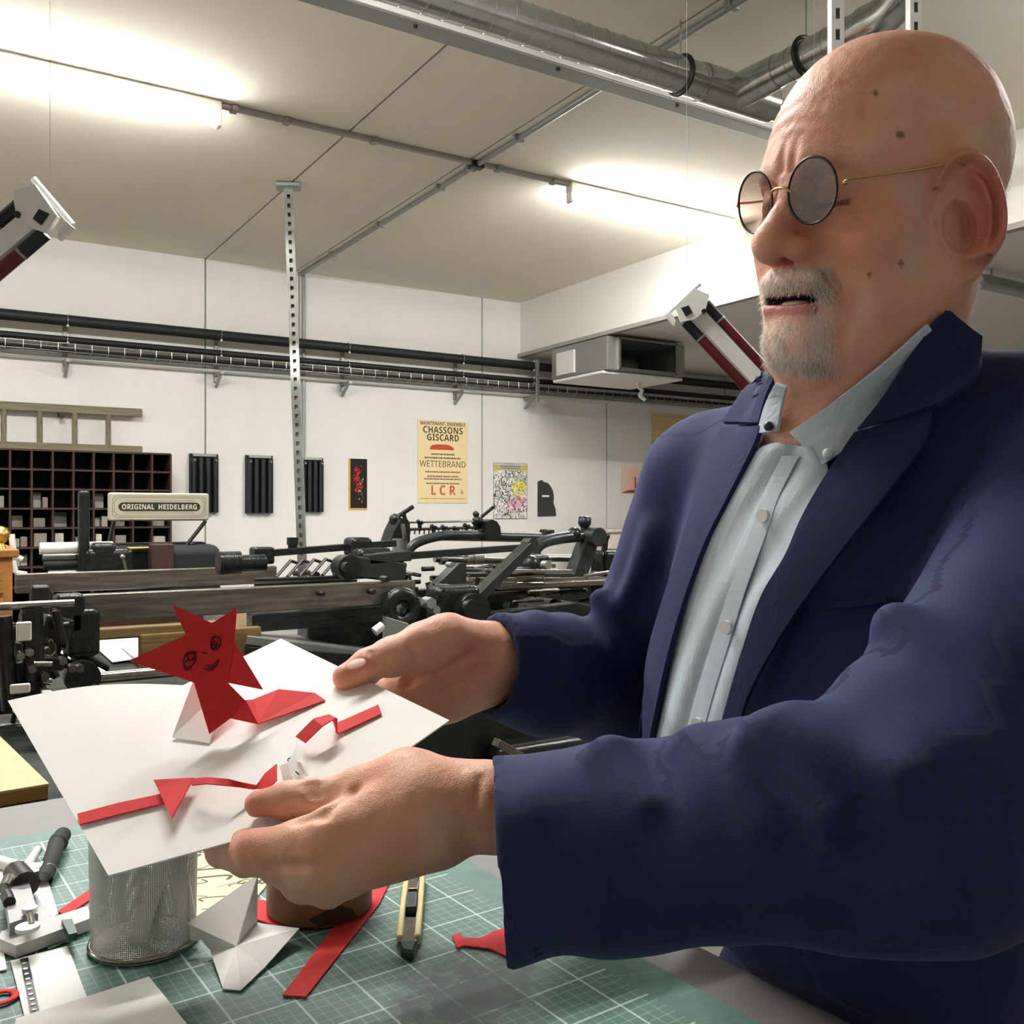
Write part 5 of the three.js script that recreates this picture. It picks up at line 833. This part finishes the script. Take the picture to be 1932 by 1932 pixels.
const SK = lin(222, 160, 130), SKr = lin(208, 121, 100), SKp = lin(228, 177, 151), HAIR = lin(205, 196, 184), SCALP = lin(192, 155, 134), LIP = lin(176, 92, 88);
// where the short white beard grows: chin, moustache, thin along the jaw
const beardAt = (x, y, z) => { const ax = Math.abs(x); let b = 0; b = Math.max(b, sstep(0.041, 0.031, ax) * sstep(-0.079, -0.092, y) * sstep(-0.126, -0.12, y) * sstep(0.044, 0.058, z)); b = Math.max(b, sstep(0.037, 0.029, ax) * sstep(-0.046, -0.051, y) * sstep(-0.0675, -0.064, y) * sstep(0.06, 0.075, z)); b = Math.max(b, sstep(0.02, 0.026, ax) * sstep(0.041, 0.034, ax) * sstep(-0.06, -0.064, y) * sstep(-0.112, -0.1, y) * sstep(0.05, 0.06, z)); return b; };
const headColor = (x, y, z) => {
  const ax = Math.abs(x), n = n3(x * 38, y * 38, z * 38), n2 = n3(x * 130, y * 130, z * 130); let c = mix3(SK, SKp, clamp(0.5 + n * 1.3));
  c = mix3(c, SKr, 0.75 * Math.max(sstep(0.03, 0.012, Math.hypot(x, y + 0.035, z - 0.105)), 0.8 * sstep(0.04, 0.012, Math.hypot(ax - 0.045, y + 0.03, z - 0.065)), sstep(0.078, 0.086, ax) * sstep(0.05, 0.02, Math.abs(y + 0.02))));
  c = mix3(c, SKr, clamp(0.35 * sstep(0.12, 0.3, n3(x * 22 + 9, y * 22, z * 22)) + 0.25 * n2));
  const side = sstep(0.015, -0.03, z) * sstep(0.075, 0.03, y) * sstep(-0.09, -0.05, y); if (ax < 0.084) c = mix3(c, mix3(SCALP, HAIR, 0.35 + n2 * 0.8), 0.55 * side);
  const burn = sstep(0.016, 0.006, Math.abs(z - 0.046 - 0.1 * (y + 0.03))) * sstep(0.014, 0.0, y) * sstep(-0.07, -0.05, y); c = mix3(c, HAIR, 0.45 * burn * clamp(0.7 + n2 * 1.5));
  c = mix3(c, mix3(SKp, HAIR, clamp(0.5 + 1.4 * n2)), 0.65 * beardAt(x, y, z));
  if (ax < 0.029 && z > 0.082 && y < -0.062 && y > -0.0845) c = mix3(c, LIP, 0.85 * sstep(-0.0645, -0.067, y) * sstep(-0.0845, -0.08, y));
  if (ax < 0.027 && Math.abs(y + 0.0715) < 0.0028 && z > 0.08) c = lin(60, 25, 24);
  for (const [mx, my, mz, r] of [[0.06, 0.062, 0.045, 0.0028], [0.052, 0.085, 0.05, 0.0016], [0.07, 0.02, 0.02, 0.0015], [0.055, -0.05, 0.04, 0.0017], [0.05, 0.07, -0.02, 0.002]]) { const d = Math.hypot(x - mx, y - my, z - mz); if (d < 0.02) c = mix3(c, lin(92, 58, 46), sstep(r + 0.0125, r + 0.010, d) * 0); }
  return c;
};
const lashCreaseAt = (x, y, z) => { for (const s of [-1, 1]) { const t = clamp((s * x - 0.018) / 0.024), d = Math.hypot(s * x - mix(0.018, 0.042, t), y - mix(-0.0095, -0.0088, t), z - mix(0.0875, 0.0808, t)); if (d < 0.0028) return sstep(0.0028, 0.0014, d); } return 0; };  // lash line whose dark brown also paints the shade of the lid crease
const skinColor = (x, y, z) => { const c = headColor(x, y, z), l = z > 0.06 ? lashCreaseAt(x, y, z) : 0; return l ? mix3(c, lin(86, 52, 44), l * 0.6) : c; };
const headGeo = nets(headSdf, [-0.118, Math.min(-0.24, neckBase.y - 0.02), -0.135], [0.118, 0.135, 0.138], 0.0019, skinColor);
// a few moles, placed on the surface by pixel on the temple and cheek
{ const p = headGeo.attributes.position, c = headGeo.attributes.color, v = V(); const spots = [[1698, 256, 7], [1652, 178, 4], [1700, 500, 5], [1640, 520, 4]];
  for (let i = 0; i < p.count; i++) { v.fromBufferAttribute(p, i); if (v.x < 0.02) continue; v.applyMatrix4(headM); const px = 966 + v.x / -v.z * FOC, py = 968 - (v.y - EYE) / -v.z * FOC; for (const [sx, sy, r] of spots) { const q = sstep(r + 3, r - 1, Math.hypot(px - sx, py - sy)); if (q > 0) { const m = lin(105, 70, 58); c.setXYZ(i, mix(c.getX(i), m[0], q * 0.85), mix(c.getY(i), m[1], q * 0.85), mix(c.getZ(i), m[2], q * 0.85)); } } } }

// --- hands (local coordinates) ---
const J = (px, py, d, r) => ({ p: loc(px, py, d), r });
function handSdf(chains, creases = [], k0 = 0.012) {
  if (creases.length) { const plain = handSdf(chains), cut = []; for (const [r, ...pts] of creases) { const q = pts.map(([x, y]) => press(x, y, 0, plain)); for (let i = 0; i + 1 < q.length; i++) cut.push(capS(q[i], r, q[i + 1], r)); } return (x, y, z) => { let d = plain(x, y, z); if (Math.abs(d) < 0.012) for (const c of cut) d = smax(d, -c(x, y, z), 0.007); return d; }; }
  const palm = [], fingers = [];
  for (const c of chains) for (let i = 0; i + 1 < c.j.length; i++) (c.palm ? palm : fingers).push([capS(c.j[i].p, c.j[i].r, c.j[i + 1].p, c.j[i + 1].r), c.id ?? 0]);
  return (x, y, z) => {
    let d = 1; for (const [f] of palm) d = smin(d, f(x, y, z), 0.017);
    const per = {}; for (const [f, id] of fingers) { const q = f(x, y, z); per[id] = per[id] === undefined ? q : smin(per[id], q, 0.006); }
    for (const id in per) d = smin(d, per[id], k0);
    return d + 0.0011 * n3(x * 75, y * 75, z * 75) + 0.00035 * n3(x * 260, y * 260, z * 260);
  };
}
const nearHand = handSdf([
  { palm: 1, j: [J(1130, 1545, 0.598, 0.03), J(930, 1527, 0.603, 0.0235)] }, { palm: 1, j: [J(930, 1535, 0.605, 0.0215), J(780, 1520, 0.605, 0.024)] },
  { palm: 1, j: [J(905, 1510, 0.61, 0.0215), J(770, 1472, 0.618, 0.0165)] }, { palm: 1, j: [J(770, 1478, 0.618, 0.017), J(690, 1500, 0.622, 0.0145)] },
  { palm: 1, j: [J(800, 1530, 0.60, 0.023), J(640, 1575, 0.59, 0.0165)] }, { palm: 1, j: [J(800, 1545, 0.60, 0.023), J(615, 1610, 0.588, 0.0165)] }, { palm: 1, j: [J(810, 1560, 0.603, 0.022), J(610, 1638, 0.592, 0.015)] }, { palm: 1, j: [J(820, 1565, 0.61, 0.02), J(640, 1650, 0.602, 0.0135)] },
  { id: 1, j: [J(770, 1482, 0.618, 0.016), J(680, 1496, 0.622, 0.0145), J(590, 1508, 0.624, 0.0122), J(545, 1512, 0.626, 0.0118), J(486, 1517, 0.628, 0.0085)] },
  { id: 2, j: [J(640, 1575, 0.59, 0.0155), J(560, 1592, 0.594, 0.0125), J(480, 1601, 0.604, 0.0102), J(440, 1588, 0.645, 0.0092), J(410, 1572, 0.685, 0.0078)] },
  { id: 3, j: [J(615, 1610, 0.588, 0.0155), J(520, 1624, 0.60, 0.0118), J(460, 1622, 0.62, 0.0102), J(416, 1610, 0.655, 0.0092), J(400, 1590, 0.69, 0.008)] },
  { id: 4, j: [J(610, 1640, 0.592, 0.014), J(570, 1668, 0.60, 0.0112), J(520, 1640, 0.64, 0.0098), J(490, 1600, 0.675, 0.008)] },
  { id: 5, j: [J(640, 1655, 0.602, 0.0125), J(620, 1682, 0.612, 0.0098), J(580, 1660, 0.645, 0.0088), J(560, 1620, 0.67, 0.0075)] },
], [[0.0016, [562, 1551], [612, 1538], [668, 1494]], [0.0005, [576, 1482], [581, 1500]], [0.0005, [588, 1480], [592, 1502]], [0.0005, [600, 1482], [602, 1500]], [0.0006, [905, 1470], [898, 1520]], [0.0008, [500, 1640], [560, 1636], [600, 1640]]]);
const farHand = handSdf([
  { palm: 1, j: [J(1030, 1262, 0.90, 0.034), J(925, 1245, 0.868, 0.031)] }, { palm: 1, j: [J(915, 1245, 0.865, 0.031), J(850, 1225, 0.85, 0.0245)] },
  { palm: 1, j: [J(850, 1218, 0.845, 0.0235), J(800, 1222, 0.838, 0.0195)] }, { palm: 1, j: [J(905, 1270, 0.865, 0.027), J(800, 1315, 0.865, 0.021)] }, { palm: 1, j: [J(910, 1285, 0.868, 0.022), J(850, 1325, 0.872, 0.018)] }, { palm: 1, j: [J(880, 1240, 0.86, 0.024), J(770, 1300, 0.862, 0.018)] },
  { id: 1, j: [J(835, 1212, 0.838, 0.0225), J(795, 1222, 0.826, 0.0195), J(735, 1243, 0.81, 0.0165), J(695, 1260, 0.80, 0.0152), J(654, 1280, 0.79, 0.0115)] },
  { id: 2, j: [J(770, 1300, 0.862, 0.017), J(700, 1305, 0.88, 0.011), J(640, 1300, 0.89, 0.0095), J(600, 1290, 0.895, 0.008)] },
  { id: 3, j: [J(790, 1315, 0.864, 0.0165), J(715, 1330, 0.87, 0.011), J(655, 1335, 0.87, 0.0095), J(615, 1330, 0.87, 0.008)] },
  { id: 4, j: [J(815, 1322, 0.866, 0.0155), J(745, 1350, 0.855, 0.0105), J(690, 1362, 0.85, 0.009), J(655, 1362, 0.845, 0.0078)] },
  { id: 5, j: [J(845, 1330, 0.87, 0.014), J(790, 1362, 0.85, 0.0092), J(740, 1382, 0.84, 0.0082), J(712, 1385, 0.832, 0.007)] },
], [[0.0024, [705, 1288], [769, 1287], [820, 1274], [868, 1250], [892, 1236]], [0.0006, [778, 1222], [786, 1240]], [0.0006, [700, 1232], [708, 1248]], [0.0009, [905, 1262], [925, 1268]], [0.0009, [838, 1305], [880, 1290]]]);
const handColor = (x, y, z) => { const n = n3(x * 45, y * 45, z * 45), n2 = n3(x * 160, y * 160, z * 160); let c = mix3(SK, SKp, clamp(0.5 + n * 1.4)); c = mix3(c, SKr, clamp(0.18 + 0.5 * n3(x * 30 + 5, y * 30, z * 30) + 0.2 * n2)); return c; };
const tipRed = (pts) => (x, y, z) => { let c = handColor(x, y, z); for (const p of pts) c = mix3(c, SKr, 0.6 * sstep(0.028, 0.008, Math.hypot(x - p.x, y - p.y, z - p.z))); return c; };
const bbox = (pts, m) => { const b = new THREE.Box3().setFromPoints(pts).expandByScalar(m); return [b.min.toArray(), b.max.toArray()]; };
const nb = bbox([loc(1130, 1450, 0.6), loc(390, 1700, 0.58), loc(400, 1580, 0.69)], 0.03), fb = bbox([loc(1030, 1260, 0.9), loc(640, 1180, 0.83), loc(600, 1390, 0.89), loc(640, 1390, 0.77)], 0.04);
const nearHandGeo = nets(nearHand, nb[0], nb[1], 0.0027, tipRed([loc(486, 1517, 0.628), loc(480, 1601, 0.604), loc(430, 1605, 0.65)]));
const farHandGeo = nets(farHand, fb[0], fb[1], 0.0032, tipRed([loc(652, 1277, 0.828)]));

const manBase = T(0, 0, 0);
const man = nearThing('person', 'man in a navy jacket and pale blue shirt holding the pop-up card', 'person', manBase);
const skin = phy(0xffffff, 0.54, { vertexColors: true, bumpMap: grainTex, bumpScale: 0.0003, sheen: 0.15, sheenRoughness: 0.5, sheenColor: new THREE.Color(0xffd8c8) });
{ const skinUv = (g, f) => { const p = g.attributes.position, u = g.attributes.uv; for (let i = 0; i < p.count; i++) { const [a, b] = f(p.getX(i), p.getY(i), p.getZ(i)); u.setXY(i, a * 40, b * 40); } };
  skinUv(headGeo, (x, y, z) => [Math.atan2(x, z + 0.01) * 0.085, y]); const roundX = (pts) => (x, y, z) => { const t = clamp((x - pts[0].x) / (pts[1].x - pts[0].x)), cy = mix(pts[0].y, pts[1].y, t), cz = mix(pts[0].z, pts[1].z, t); return [x, Math.atan2(y - cy, z - cz) * 0.035]; };
  skinUv(nearHandGeo, roundX([loc(950, 1530, 0.605), loc(480, 1580, 0.62)])); skinUv(farHandGeo, roundX([loc(930, 1250, 0.87), loc(640, 1300, 0.84)])); }
const bodyParts = [headGeo.clone().applyMatrix4(headM), nearHandGeo, farHandGeo];
part(man, 'body', mergeGeometries(bodyParts), skin, 'bald head, neck and both hands');
{ const a = loc(690, 1247, 0.785), b = loc(655, 1264, 0.777), x = b.clone().sub(a).normalize(), n = V(-0.15, 0.78, 0.6).normalize(), z = x.clone().cross(n).normalize(), m = new THREE.Matrix4().makeBasis(x, n, z); part(man, 'thumbnail', new THREE.SphereGeometry(1, 20, 12).scale(0.0085, 0.0011, 0.0064).applyMatrix4(m).translate((a.x + b.x) / 2, (a.y + b.y) / 2, (a.z + b.z) / 2), phy(0xc98f78, 0.45, {}), 'thumbnail'); }

// --- beard, moustache and fringe of short white hair ---
{
  const p = headGeo.attributes.position, nn = headGeo.attributes.normal, pos = [], nor = []; const v = V(), n = V();
  const hair = (v, n, dir, len, w) => { const s = n.clone().cross(dir).normalize().multiplyScalar(w), m = v.clone().addScaledVector(n, len * 0.35).addScaledVector(dir, len * 0.45), t = v.clone().addScaledVector(n, len * 0.4).addScaledVector(dir, len); const b1 = v.clone().add(s), b2 = v.clone().sub(s), m1 = m.clone().addScaledVector(s, 0.8), m2 = m.clone().addScaledVector(s, -0.8); for (const q of [b1, b2, m1, b2, m2, m1, m1, m2, t]) { pos.push(q.x, q.y, q.z); nor.push(n.x, n.y, n.z); } };
  for (let i = 0; i < p.count; i++) {
    v.fromBufferAttribute(p, i); n.fromBufferAttribute(nn, i); const b = beardAt(v.x, v.y, v.z); let dens = 0, len = 0.006, dir = V(v.x * 6, -1, 0.15);
    if (b > 0.15) { dens = b * clamp(0.75 + 1.6 * n3(v.x * 90, v.y * 90, v.z * 90), 0.12, 1.3); if (v.y > -0.075) { dir = V(v.x * 26, -1, 0.1); len = 0.0045; } else len = mix(0.0032, 0.0055, sstep(-0.095, -0.12, v.y)); if (v.y > -0.094 && v.y < -0.077) dens *= 0.3; }
    else { const back = sstep(-0.03, -0.06, v.z) * sstep(0.02, -0.01, v.y) * sstep(-0.1, -0.07, v.y); if (back > 0 && Math.abs(v.x) < 0.082) { dens = back * 0.5; len = 0.004; dir = V(0, -1, -0.4); } const brow = Math.abs(Math.abs(v.x) - 0.031) < 0.018 && v.y > 0.014 && v.y < 0.027 && v.z > 0.06; if (brow) { dens = 0.1; len = 0.004; dir = V(Math.sign(v.x), 0.15, 0.1); } }
    for (let k = 0; k < 3; k++) if (rnd() < dens) { const q = v.clone().add(V(rnd(-0.0013, 0.0013), rnd(-0.0013, 0.0013), rnd(-0.0013, 0.0013))); hair(q.addScaledVector(n, -0.0005), n, dir.clone().add(V(rnd(-0.5, 0.5), rnd(-0.35, 0.35), rnd(-0.3, 0.3))).normalize(), len * rnd(0.6, 1.25), 0.00022); }
  }
  const g = new THREE.BufferGeometry(); g.setAttribute('position', new THREE.Float32BufferAttribute(pos, 3)); g.setAttribute('normal', new THREE.Float32BufferAttribute(nor, 3)); g.applyMatrix4(headM);
  const hm = std(0xe2d9cd, 0.6, 0, { side: THREE.DoubleSide }); const b = part(man, 'beard', g, hm, 'short white beard, moustache and fringe'); b.userData.kind = 'stuff';
  part(man, 'teeth', ellS && new THREE.SphereGeometry(1, 16, 10).scale(0.016, 0.003, 0.006).translate(0, -0.0745, 0.0865).applyMatrix4(headM), std(0xd8cdbb, 0.35));
}

// --- jacket, shirt, trousers ---
const torsoSdf = (() => {
  const inv = (x, y, z) => { const dx = x - TC.x, dz = z - TC.z; return [dx * tL.x + dz * tL.z, y, dx * tF.x + dz * tF.z]; };
  const fs = [[ellS(0, 1.245, 0.005, 0.188, 0.215, 0.132), 0.001], [ellS(0, 1.12, 0.014, 0.182, 0.17, 0.132), 0.05], [ellS(0, 0.86, -0.035, 0.18, 0.19, 0.105), 0.05],
    [capS(V(-0.165, 1.388, -0.012), 0.058, V(0.165, 1.395, -0.012), 0.058), 0.05], [capS(V(0, 1.435, -0.03), 0.06, V(-0.14, 1.41, -0.02), 0.048), 0.04], [capS(V(0, 1.435, -0.03), 0.06, V(0.14, 1.425, -0.02), 0.05), 0.04]];
  return (x, y, z) => { const [a, b, c] = inv(x, y, z); let d = 1; for (const [f, k] of fs) d = smin(d, f(a, b, c), k); return d; };
})();
const neckLocal = neckBase.clone().applyMatrix4(headM);
const neckSdf = capS(H(0, -0.075, -0.015), 0.058, neckLocal, 0.066);
const shL = T(0.178, 1.385, -0.01), shR = T(-0.178, 1.385, -0.01), elL = loc(1770, 1530, 0.50), elR = loc(1190, 1300, 0.995);
const armNear = (() => {
  const a = [capS(shL, 0.073, elL, 0.066), capS(elL, 0.064, loc(1420, 1562, 0.545), 0.0565), capS(loc(1420, 1562, 0.545), 0.0565, loc(1180, 1585, 0.575), 0.0535), capS(loc(1180, 1585, 0.575), 0.0535, loc(880, 1626, 0.592), 0.0635)];
  const c0 = loc(941, 1625, 0.588), n = V(-0.996, -0.082, 0.03).normalize(), inner = capS(loc(1180, 1590, 0.578), 0.046, loc(800, 1632, 0.595), 0.059);
  // folds: ridges round the elbow and along the forearm, given by their ends
  const folds = [[[1440, 1400, 0.50], [1560, 1540, 0.46]], [[1300, 1415, 0.54], [1440, 1560, 0.488]], [[1500, 1380, 0.50], [1700, 1470, 0.448]], [[1150, 1430, 0.56], [1215, 1520, 0.522]], [[1640, 1310, 0.52], [1790, 1420, 0.46]], [[1690, 1180, 0.53], [1880, 1330, 0.48]]].map(([p, q]) => capS(loc(...p), 0.0135, loc(...q), 0.009));
  return (x, y, z) => { let d = a[0](x, y, z); d = smin(d, a[1](x, y, z), 0.03); d = smin(d, a[2](x, y, z), 0.03); d = smin(d, a[3](x, y, z), 0.03); if (d < 0.05) for (const f of folds) d = smin(d, f(x, y, z), 0.017); d += 0.012 * n3(x * 16 + 3, y * 9, z * 12) + 0.005 * n3(x * 34, y * 22, z * 30); const pl = (x - c0.x) * n.x + (y - c0.y) * n.y + (z - c0.z) * n.z; d = smax(d, pl, 0.003); if (pl > -0.09) d = smax(d, -Math.max(inner(x, y, z), -pl - 0.085), 0.003); return d; };
})();
const armFar = (() => {
  const a = [capS(shR, 0.066, elR, 0.064), capS(elR, 0.062, loc(1040, 1272, 0.91), 0.053), capS(loc(1040, 1272, 0.91), 0.053, loc(880, 1250, 0.845), 0.046)];
  const c0 = loc(925, 1258, 0.868), n = V(-0.86, 0.12, 0.5).normalize(), inner = capS(loc(1030, 1270, 0.905), 0.036, loc(800, 1240, 0.81), 0.038);
  const folds = [[[1240, 1010, 0.9], [1180, 1130, 0.92]], [[1130, 1130, 0.94], [1190, 1240, 0.91]], [[1010, 1180, 0.89], [1060, 1290, 0.86]]].map(([p, q]) => capS(loc(...p), 0.01, loc(...q), 0.006));
  return (x, y, z) => { let d = a[0](x, y, z); d = smin(d, a[1](x, y, z), 0.03); d = smin(d, a[2](x, y, z), 0.03); if (d < 0.05) for (const f of folds) d = smin(d, f(x, y, z), 0.02); d += 0.010 * n3(x * 16 + 7, y * 10, z * 12) + 0.004 * n3(x * 34, y * 22, z * 30); const pl = (x - c0.x) * n.x + (y - c0.y) * n.y + (z - c0.z) * n.z; d = smax(d, pl, 0.003); if (pl > -0.07) d = smax(d, -Math.max(inner(x, y, z), -pl - 0.065), 0.003); return d; };
})();
const jacketSdf = (x, y, z) => { let d = torsoSdf(x, y, z) + 0.004 * n3(x * 14, y * 7, z * 14); d = smin(d, armNear(x, y, z), 0.02); d = smin(d, armFar(x, y, z), 0.02); return smax(d, 0.74 - y, 0.004); };
const weave = tex(128, (u, v) => { const a = Math.sin((u + v) * 402) * 0.5, b = hash2(Math.floor(u * 128), Math.floor(v * 128), 3) - 0.5; return 0.5 + 0.25 * a + 0.35 * b; }, false);
const navyTint = tex(256, (u, v) => { const k = 1 + 0.1 * (fbm(u, v, 24, 41, 4) - 0.5) + 0.1 * (hash2(Math.floor(u * 256), Math.floor(v * 256), 8) - 0.5); return [0.1 * k, 0.138 * k, 0.335 * k]; });
const navy = phy(0xffffff, 0.85, { map: rep(navyTint, 6, 6), bumpMap: rep(weave, 30, 30), bumpScale: 0.0004, sheen: 0.7, sheenRoughness: 0.45, sheenColor: new THREE.Color(0.15, 0.19, 0.45) });
part(man, 'jacket', nets(jacketSdf, [-0.06, 0.72, -1.11], [0.62, 1.5, -0.4], 0.0058), navy, 'navy blue jacket');
// strips of cloth laid on the chest: both edges given by where they lie, pressed on to the surface
const chest2 = (x, y, z) => smin(torsoSdf(x, y, z), neckSdf(x, y, z) - 0.004, 0.012); const hv = V(); const chest = (x, y, z) => { hv.set(x, y, z).applyMatrix4(headI); return smin(chest2(x, y, z), hv.y < -0.085 ? headSdf(hv.x, hv.y, hv.z) * 0.9 : 1, 0.006); };
function press(px, py, off, f) { const d = loc(px, py, 1).sub(V(0, EYE, 0)).normalize(); let t = 0.3, best = 9, bt = 0; for (let i = 0; i < 160; i++) { const q = f(d.x * t, EYE + d.y * t, d.z * t) - off; if (q < best) { best = q; bt = t; } if (q < 0.0002) break; t += Math.max(q * 0.9, 0.0004); if (t > 1.4) break; } return V(d.x * bt, EYE + d.y * bt, d.z * bt); }
function clothStrip(a, b, off, th, n = 30, m = 10, f = chest, wave = 0) {
  const ca = new THREE.CatmullRomCurve3(a.map(p => V(p[0], p[1], 0))), cb = new THREE.CatmullRomCurve3(b.map(p => V(p[0], p[1], 0)));
  return sheet(n, m, (s, t) => { const p = ca.getPoint(s), q = cb.getPoint(s), x = mix(p.x, q.x, t), y = mix(p.y, q.y, t); return press(x, y, off + wave * Math.sin(t * 9 + s * 3) * Math.sin(s * 5 + t * 2), f); }, th, 3);
}
const shirtTex = tex(256, (u, v) => { const k = 1 + 0.06 * (fbm(u, v, 32, 51, 3) - 0.5) + 0.07 * (hash2(Math.floor(u * 256), Math.floor(v * 256), 18) - 0.5); return [0.78 * k, 0.83 * k, 0.87 * k]; });
const shirt = std(0xffffff, 0.85, 0, { map: rep(shirtTex, 4, 4), side: THREE.DoubleSide });
const sh = part(man, 'shirt', clothStrip([[1462, 838], [1432, 852], [1378, 938], [1335, 1025], [1291, 1147], [1261, 1256], [1230, 1399], [1215, 1470]], [[1535, 846], [1562, 890], [1517, 973], [1483, 1051], [1439, 1125], [1400, 1238], [1361, 1377], [1340, 1470]], 0.0035, 0.003, 50, 26, chest, 0.003), shirt, 'pale blue shirt front');
sub(sh, 'placket', clothStrip([[1476, 862], [1440, 935], [1418, 1000], [1378, 1110], [1348, 1200], [1320, 1290], [1296, 1380], [1284, 1450]], [[1508, 862], [1470, 938], [1448, 1003], [1408, 1112], [1380, 1203], [1352, 1292], [1328, 1382], [1316, 1450]], 0.0052, 0.001, 40, 4, chest), shirt);
for (const [x, y] of [[1439, 975], [1370, 1186], [1315, 1369]]) { const p = press(x, y, 0.009, torsoSdf), g = new THREE.CylinderGeometry(0.0052, 0.0056, 0.0028, 18).rotateX(Math.PI / 2); g.lookAt(tF.clone().add(V(0, 0.05, 0))); sub(sh, 'button', g.translate(p.x, p.y, p.z), std(0xe6e3dd, 0.35)); }
const collar = std(0xffffff, 0.85, 0, { map: rep(shirtTex, 4, 4), side: THREE.DoubleSide });
part(man, 'shirt_collar', [clothStrip([[1750, 614], [1664, 690], [1593, 745], [1490, 818]], [[1764, 640], [1705, 730], [1645, 812], [1552, 880]], 0.005, 0.003, 24, 8), clothStrip([[1484, 732], [1476, 768], [1468, 815]], [[1464, 724], [1446, 765], [1430, 820]], 0.007, 0.003, 14, 5)], collar, 'pale blue button-down collar');
{ const p = press(1562, 858, 0.0125, chest); part(man, 'collar_button_and_hole', ball(p, 0.0042, 12), std(0xdfe3e6, 0.35)); const q = press(1450, 806, 0.011, chest); part(man, 'collar_button_and_hole', ball(q, 0.0038, 12), std(0x2b2f3a, 0.35)); }  // the dark far ball stands in for a dark hole in the collar
part(man, 'near_lapel', [clothStrip([[1612, 818], [1570, 882], [1517, 973], [1483, 1051], [1439, 1125], [1400, 1238], [1361, 1377], [1340, 1470]], [[1758, 778], [1748, 832], [1690, 912], [1622, 999], [1535, 1112], [1474, 1203], [1408, 1330], [1378, 1470]], 0.0125, 0.004, 50, 14, chest2)], navy, 'broad navy lapel');
part(man, 'jacket_collar', [clothStrip([[1788, 588], [1760, 612], [1712, 680], [1665, 751], [1618, 812]], [[1850, 640], [1850, 690], [1832, 722], [1800, 748], [1766, 768]], 0.024, 0.005, 30, 12, chest2), clothStrip([[1470, 706], [1450, 745], [1434, 800]], [[1440, 704], [1400, 745], [1366, 800]], 0.010, 0.004, 16, 8, chest2)], navy, 'navy jacket collar');
part(man, 'far_lapel', [clothStrip([[1436, 806], [1430, 830], [1375, 942], [1332, 1028], [1288, 1150], [1258, 1258], [1228, 1400], [1212, 1470]], [[1362, 812], [1330, 880], [1304, 973], [1284, 1040], [1248, 1150], [1226, 1230], [1206, 1386], [1196, 1470]], 0.010, 0.004, 50, 10, chest2)], navy, 'narrow navy lapel on the far side');
part(man, 'breast_pocket', clothStrip([[1530, 1138], [1600, 1136], [1672, 1126]], [[1530, 1150], [1600, 1148], [1674, 1138]], 0.004, 0.005, 16, 3, torsoSdf), navy);
{ // trousers and shoes
  const leg = s => [capS(T(s * 0.085, 0.82, -0.04), 0.09, T(s * 0.1, 0.48, -0.01), 0.075), capS(T(s * 0.1, 0.48, -0.01), 0.075, T(s * 0.11, 0.09, -0.03), 0.062)];
  const fs = [...leg(-1), ...leg(1)], hip = ellS(0, 0, 0, 0.165, 0.12, 0.11), c = T(0, 0.86, -0.015);
  const tr = (x, y, z) => { const dx = x - c.x, dz = z - c.z; let d = hip(dx * tL.x + dz * tL.z, y - c.y, dx * tF.x + dz * tF.z); for (const f of fs) d = smin(d, f(x, y, z), 0.03); return smax(d, 0.05 - y, 0.004) + 0.006 * n3(x * 14, y * 6, z * 14); };
  const b = bbox([T(-0.2, 0.03, -0.15), T(0.2, 0.03, 0.15), T(0.2, 0.98, -0.15), T(-0.2, 0.98, 0.15)], 0.03);
  part(man, 'trousers', nets(tr, b[0], b[1], 0.012), std(0x17161a, 0.9), 'dark trousers');
  for (const s of [-1, 1]) { const a = T(s * 0.11, 0.045, -0.07), e = T(s * 0.13, 0.038, 0.13), f = capS(a, 0.04, e, 0.036), sdf = (x, y, z) => smax(f(x, y, z), 0.004 - y, 0.006), bb = bbox([a, e], 0.06); part(man, 'shoe', nets(sdf, [bb[0][0], -0.01, bb[0][2]], bb[1], 0.008), M.blackPlastic); }
}
// ---------- spectacles ----------
{
  const LC = s => V(s * 0.0298, -0.0005, 0.1035), wrap = s => s * 0.1, R = 0.0215, gb = nearThing('eyeglasses', 'round thin-rimmed spectacles on his nose', 'glasses', H(0, 0, 0.1));
  const rimM = std(0x3a332e, 0.35, 0.7), gold = std(0xc9a86a, 0.28, 0.9), lensM = new THREE.MeshPhysicalMaterial({ color: 0xa89893, roughness: 0.02, transmission: 1, thickness: 0, ior: 1.5 });
  for (const s of [1, -1]) {
    const place = g => g.rotateX(0.1).rotateY(wrap(s)).translate(LC(s).x, LC(s).y, LC(s).z).applyMatrix4(headM);
    const r = part(gb, 'rim', place(new THREE.TorusGeometry(R, 0.0009, 8, 60)), rimM); sub(r, 'lens', place(new THREE.CircleGeometry(R, 48)), lensM);
    sub(r, 'nose_pad', new THREE.SphereGeometry(1, 10, 8).scale(0.0016, 0.004, 0.003).translate(s * 0.0125, -0.01, 0.0985).applyMatrix4(headM), std(0xcfc4ae, 0.3));
    const tp = [[0.054, 0.001, 0.099], [0.0585, 0.003, 0.097], [0.064, 0.005, 0.08], [0.071, 0.009, 0.05], [0.077, 0.013, 0.026], [0.079, 0.014, 0.016], [0.08, 0.008, 0.006], [0.079, -0.006, 0.0]].map(([x, y, z]) => H(s * x, y, z));
    part(gb, 'temple', tube(tp, 0.00085, 40, 8), gold, 'thin gold temple');
    part(gb, 'hinge', ball(H(s * 0.0555, 0.001, 0.0985), 0.0018, 8), gold);
  }
  part(gb, 'bridge', tube([H(-0.0115, 0.0, 0.1035), H(-0.006, 0.0045, 0.1075), H(0.006, 0.0045, 0.1075), H(0.0115, 0.0, 0.1035)], 0.0011, 16, 8), gold);
}
shade(scene);
renderer.render(scene, camera);
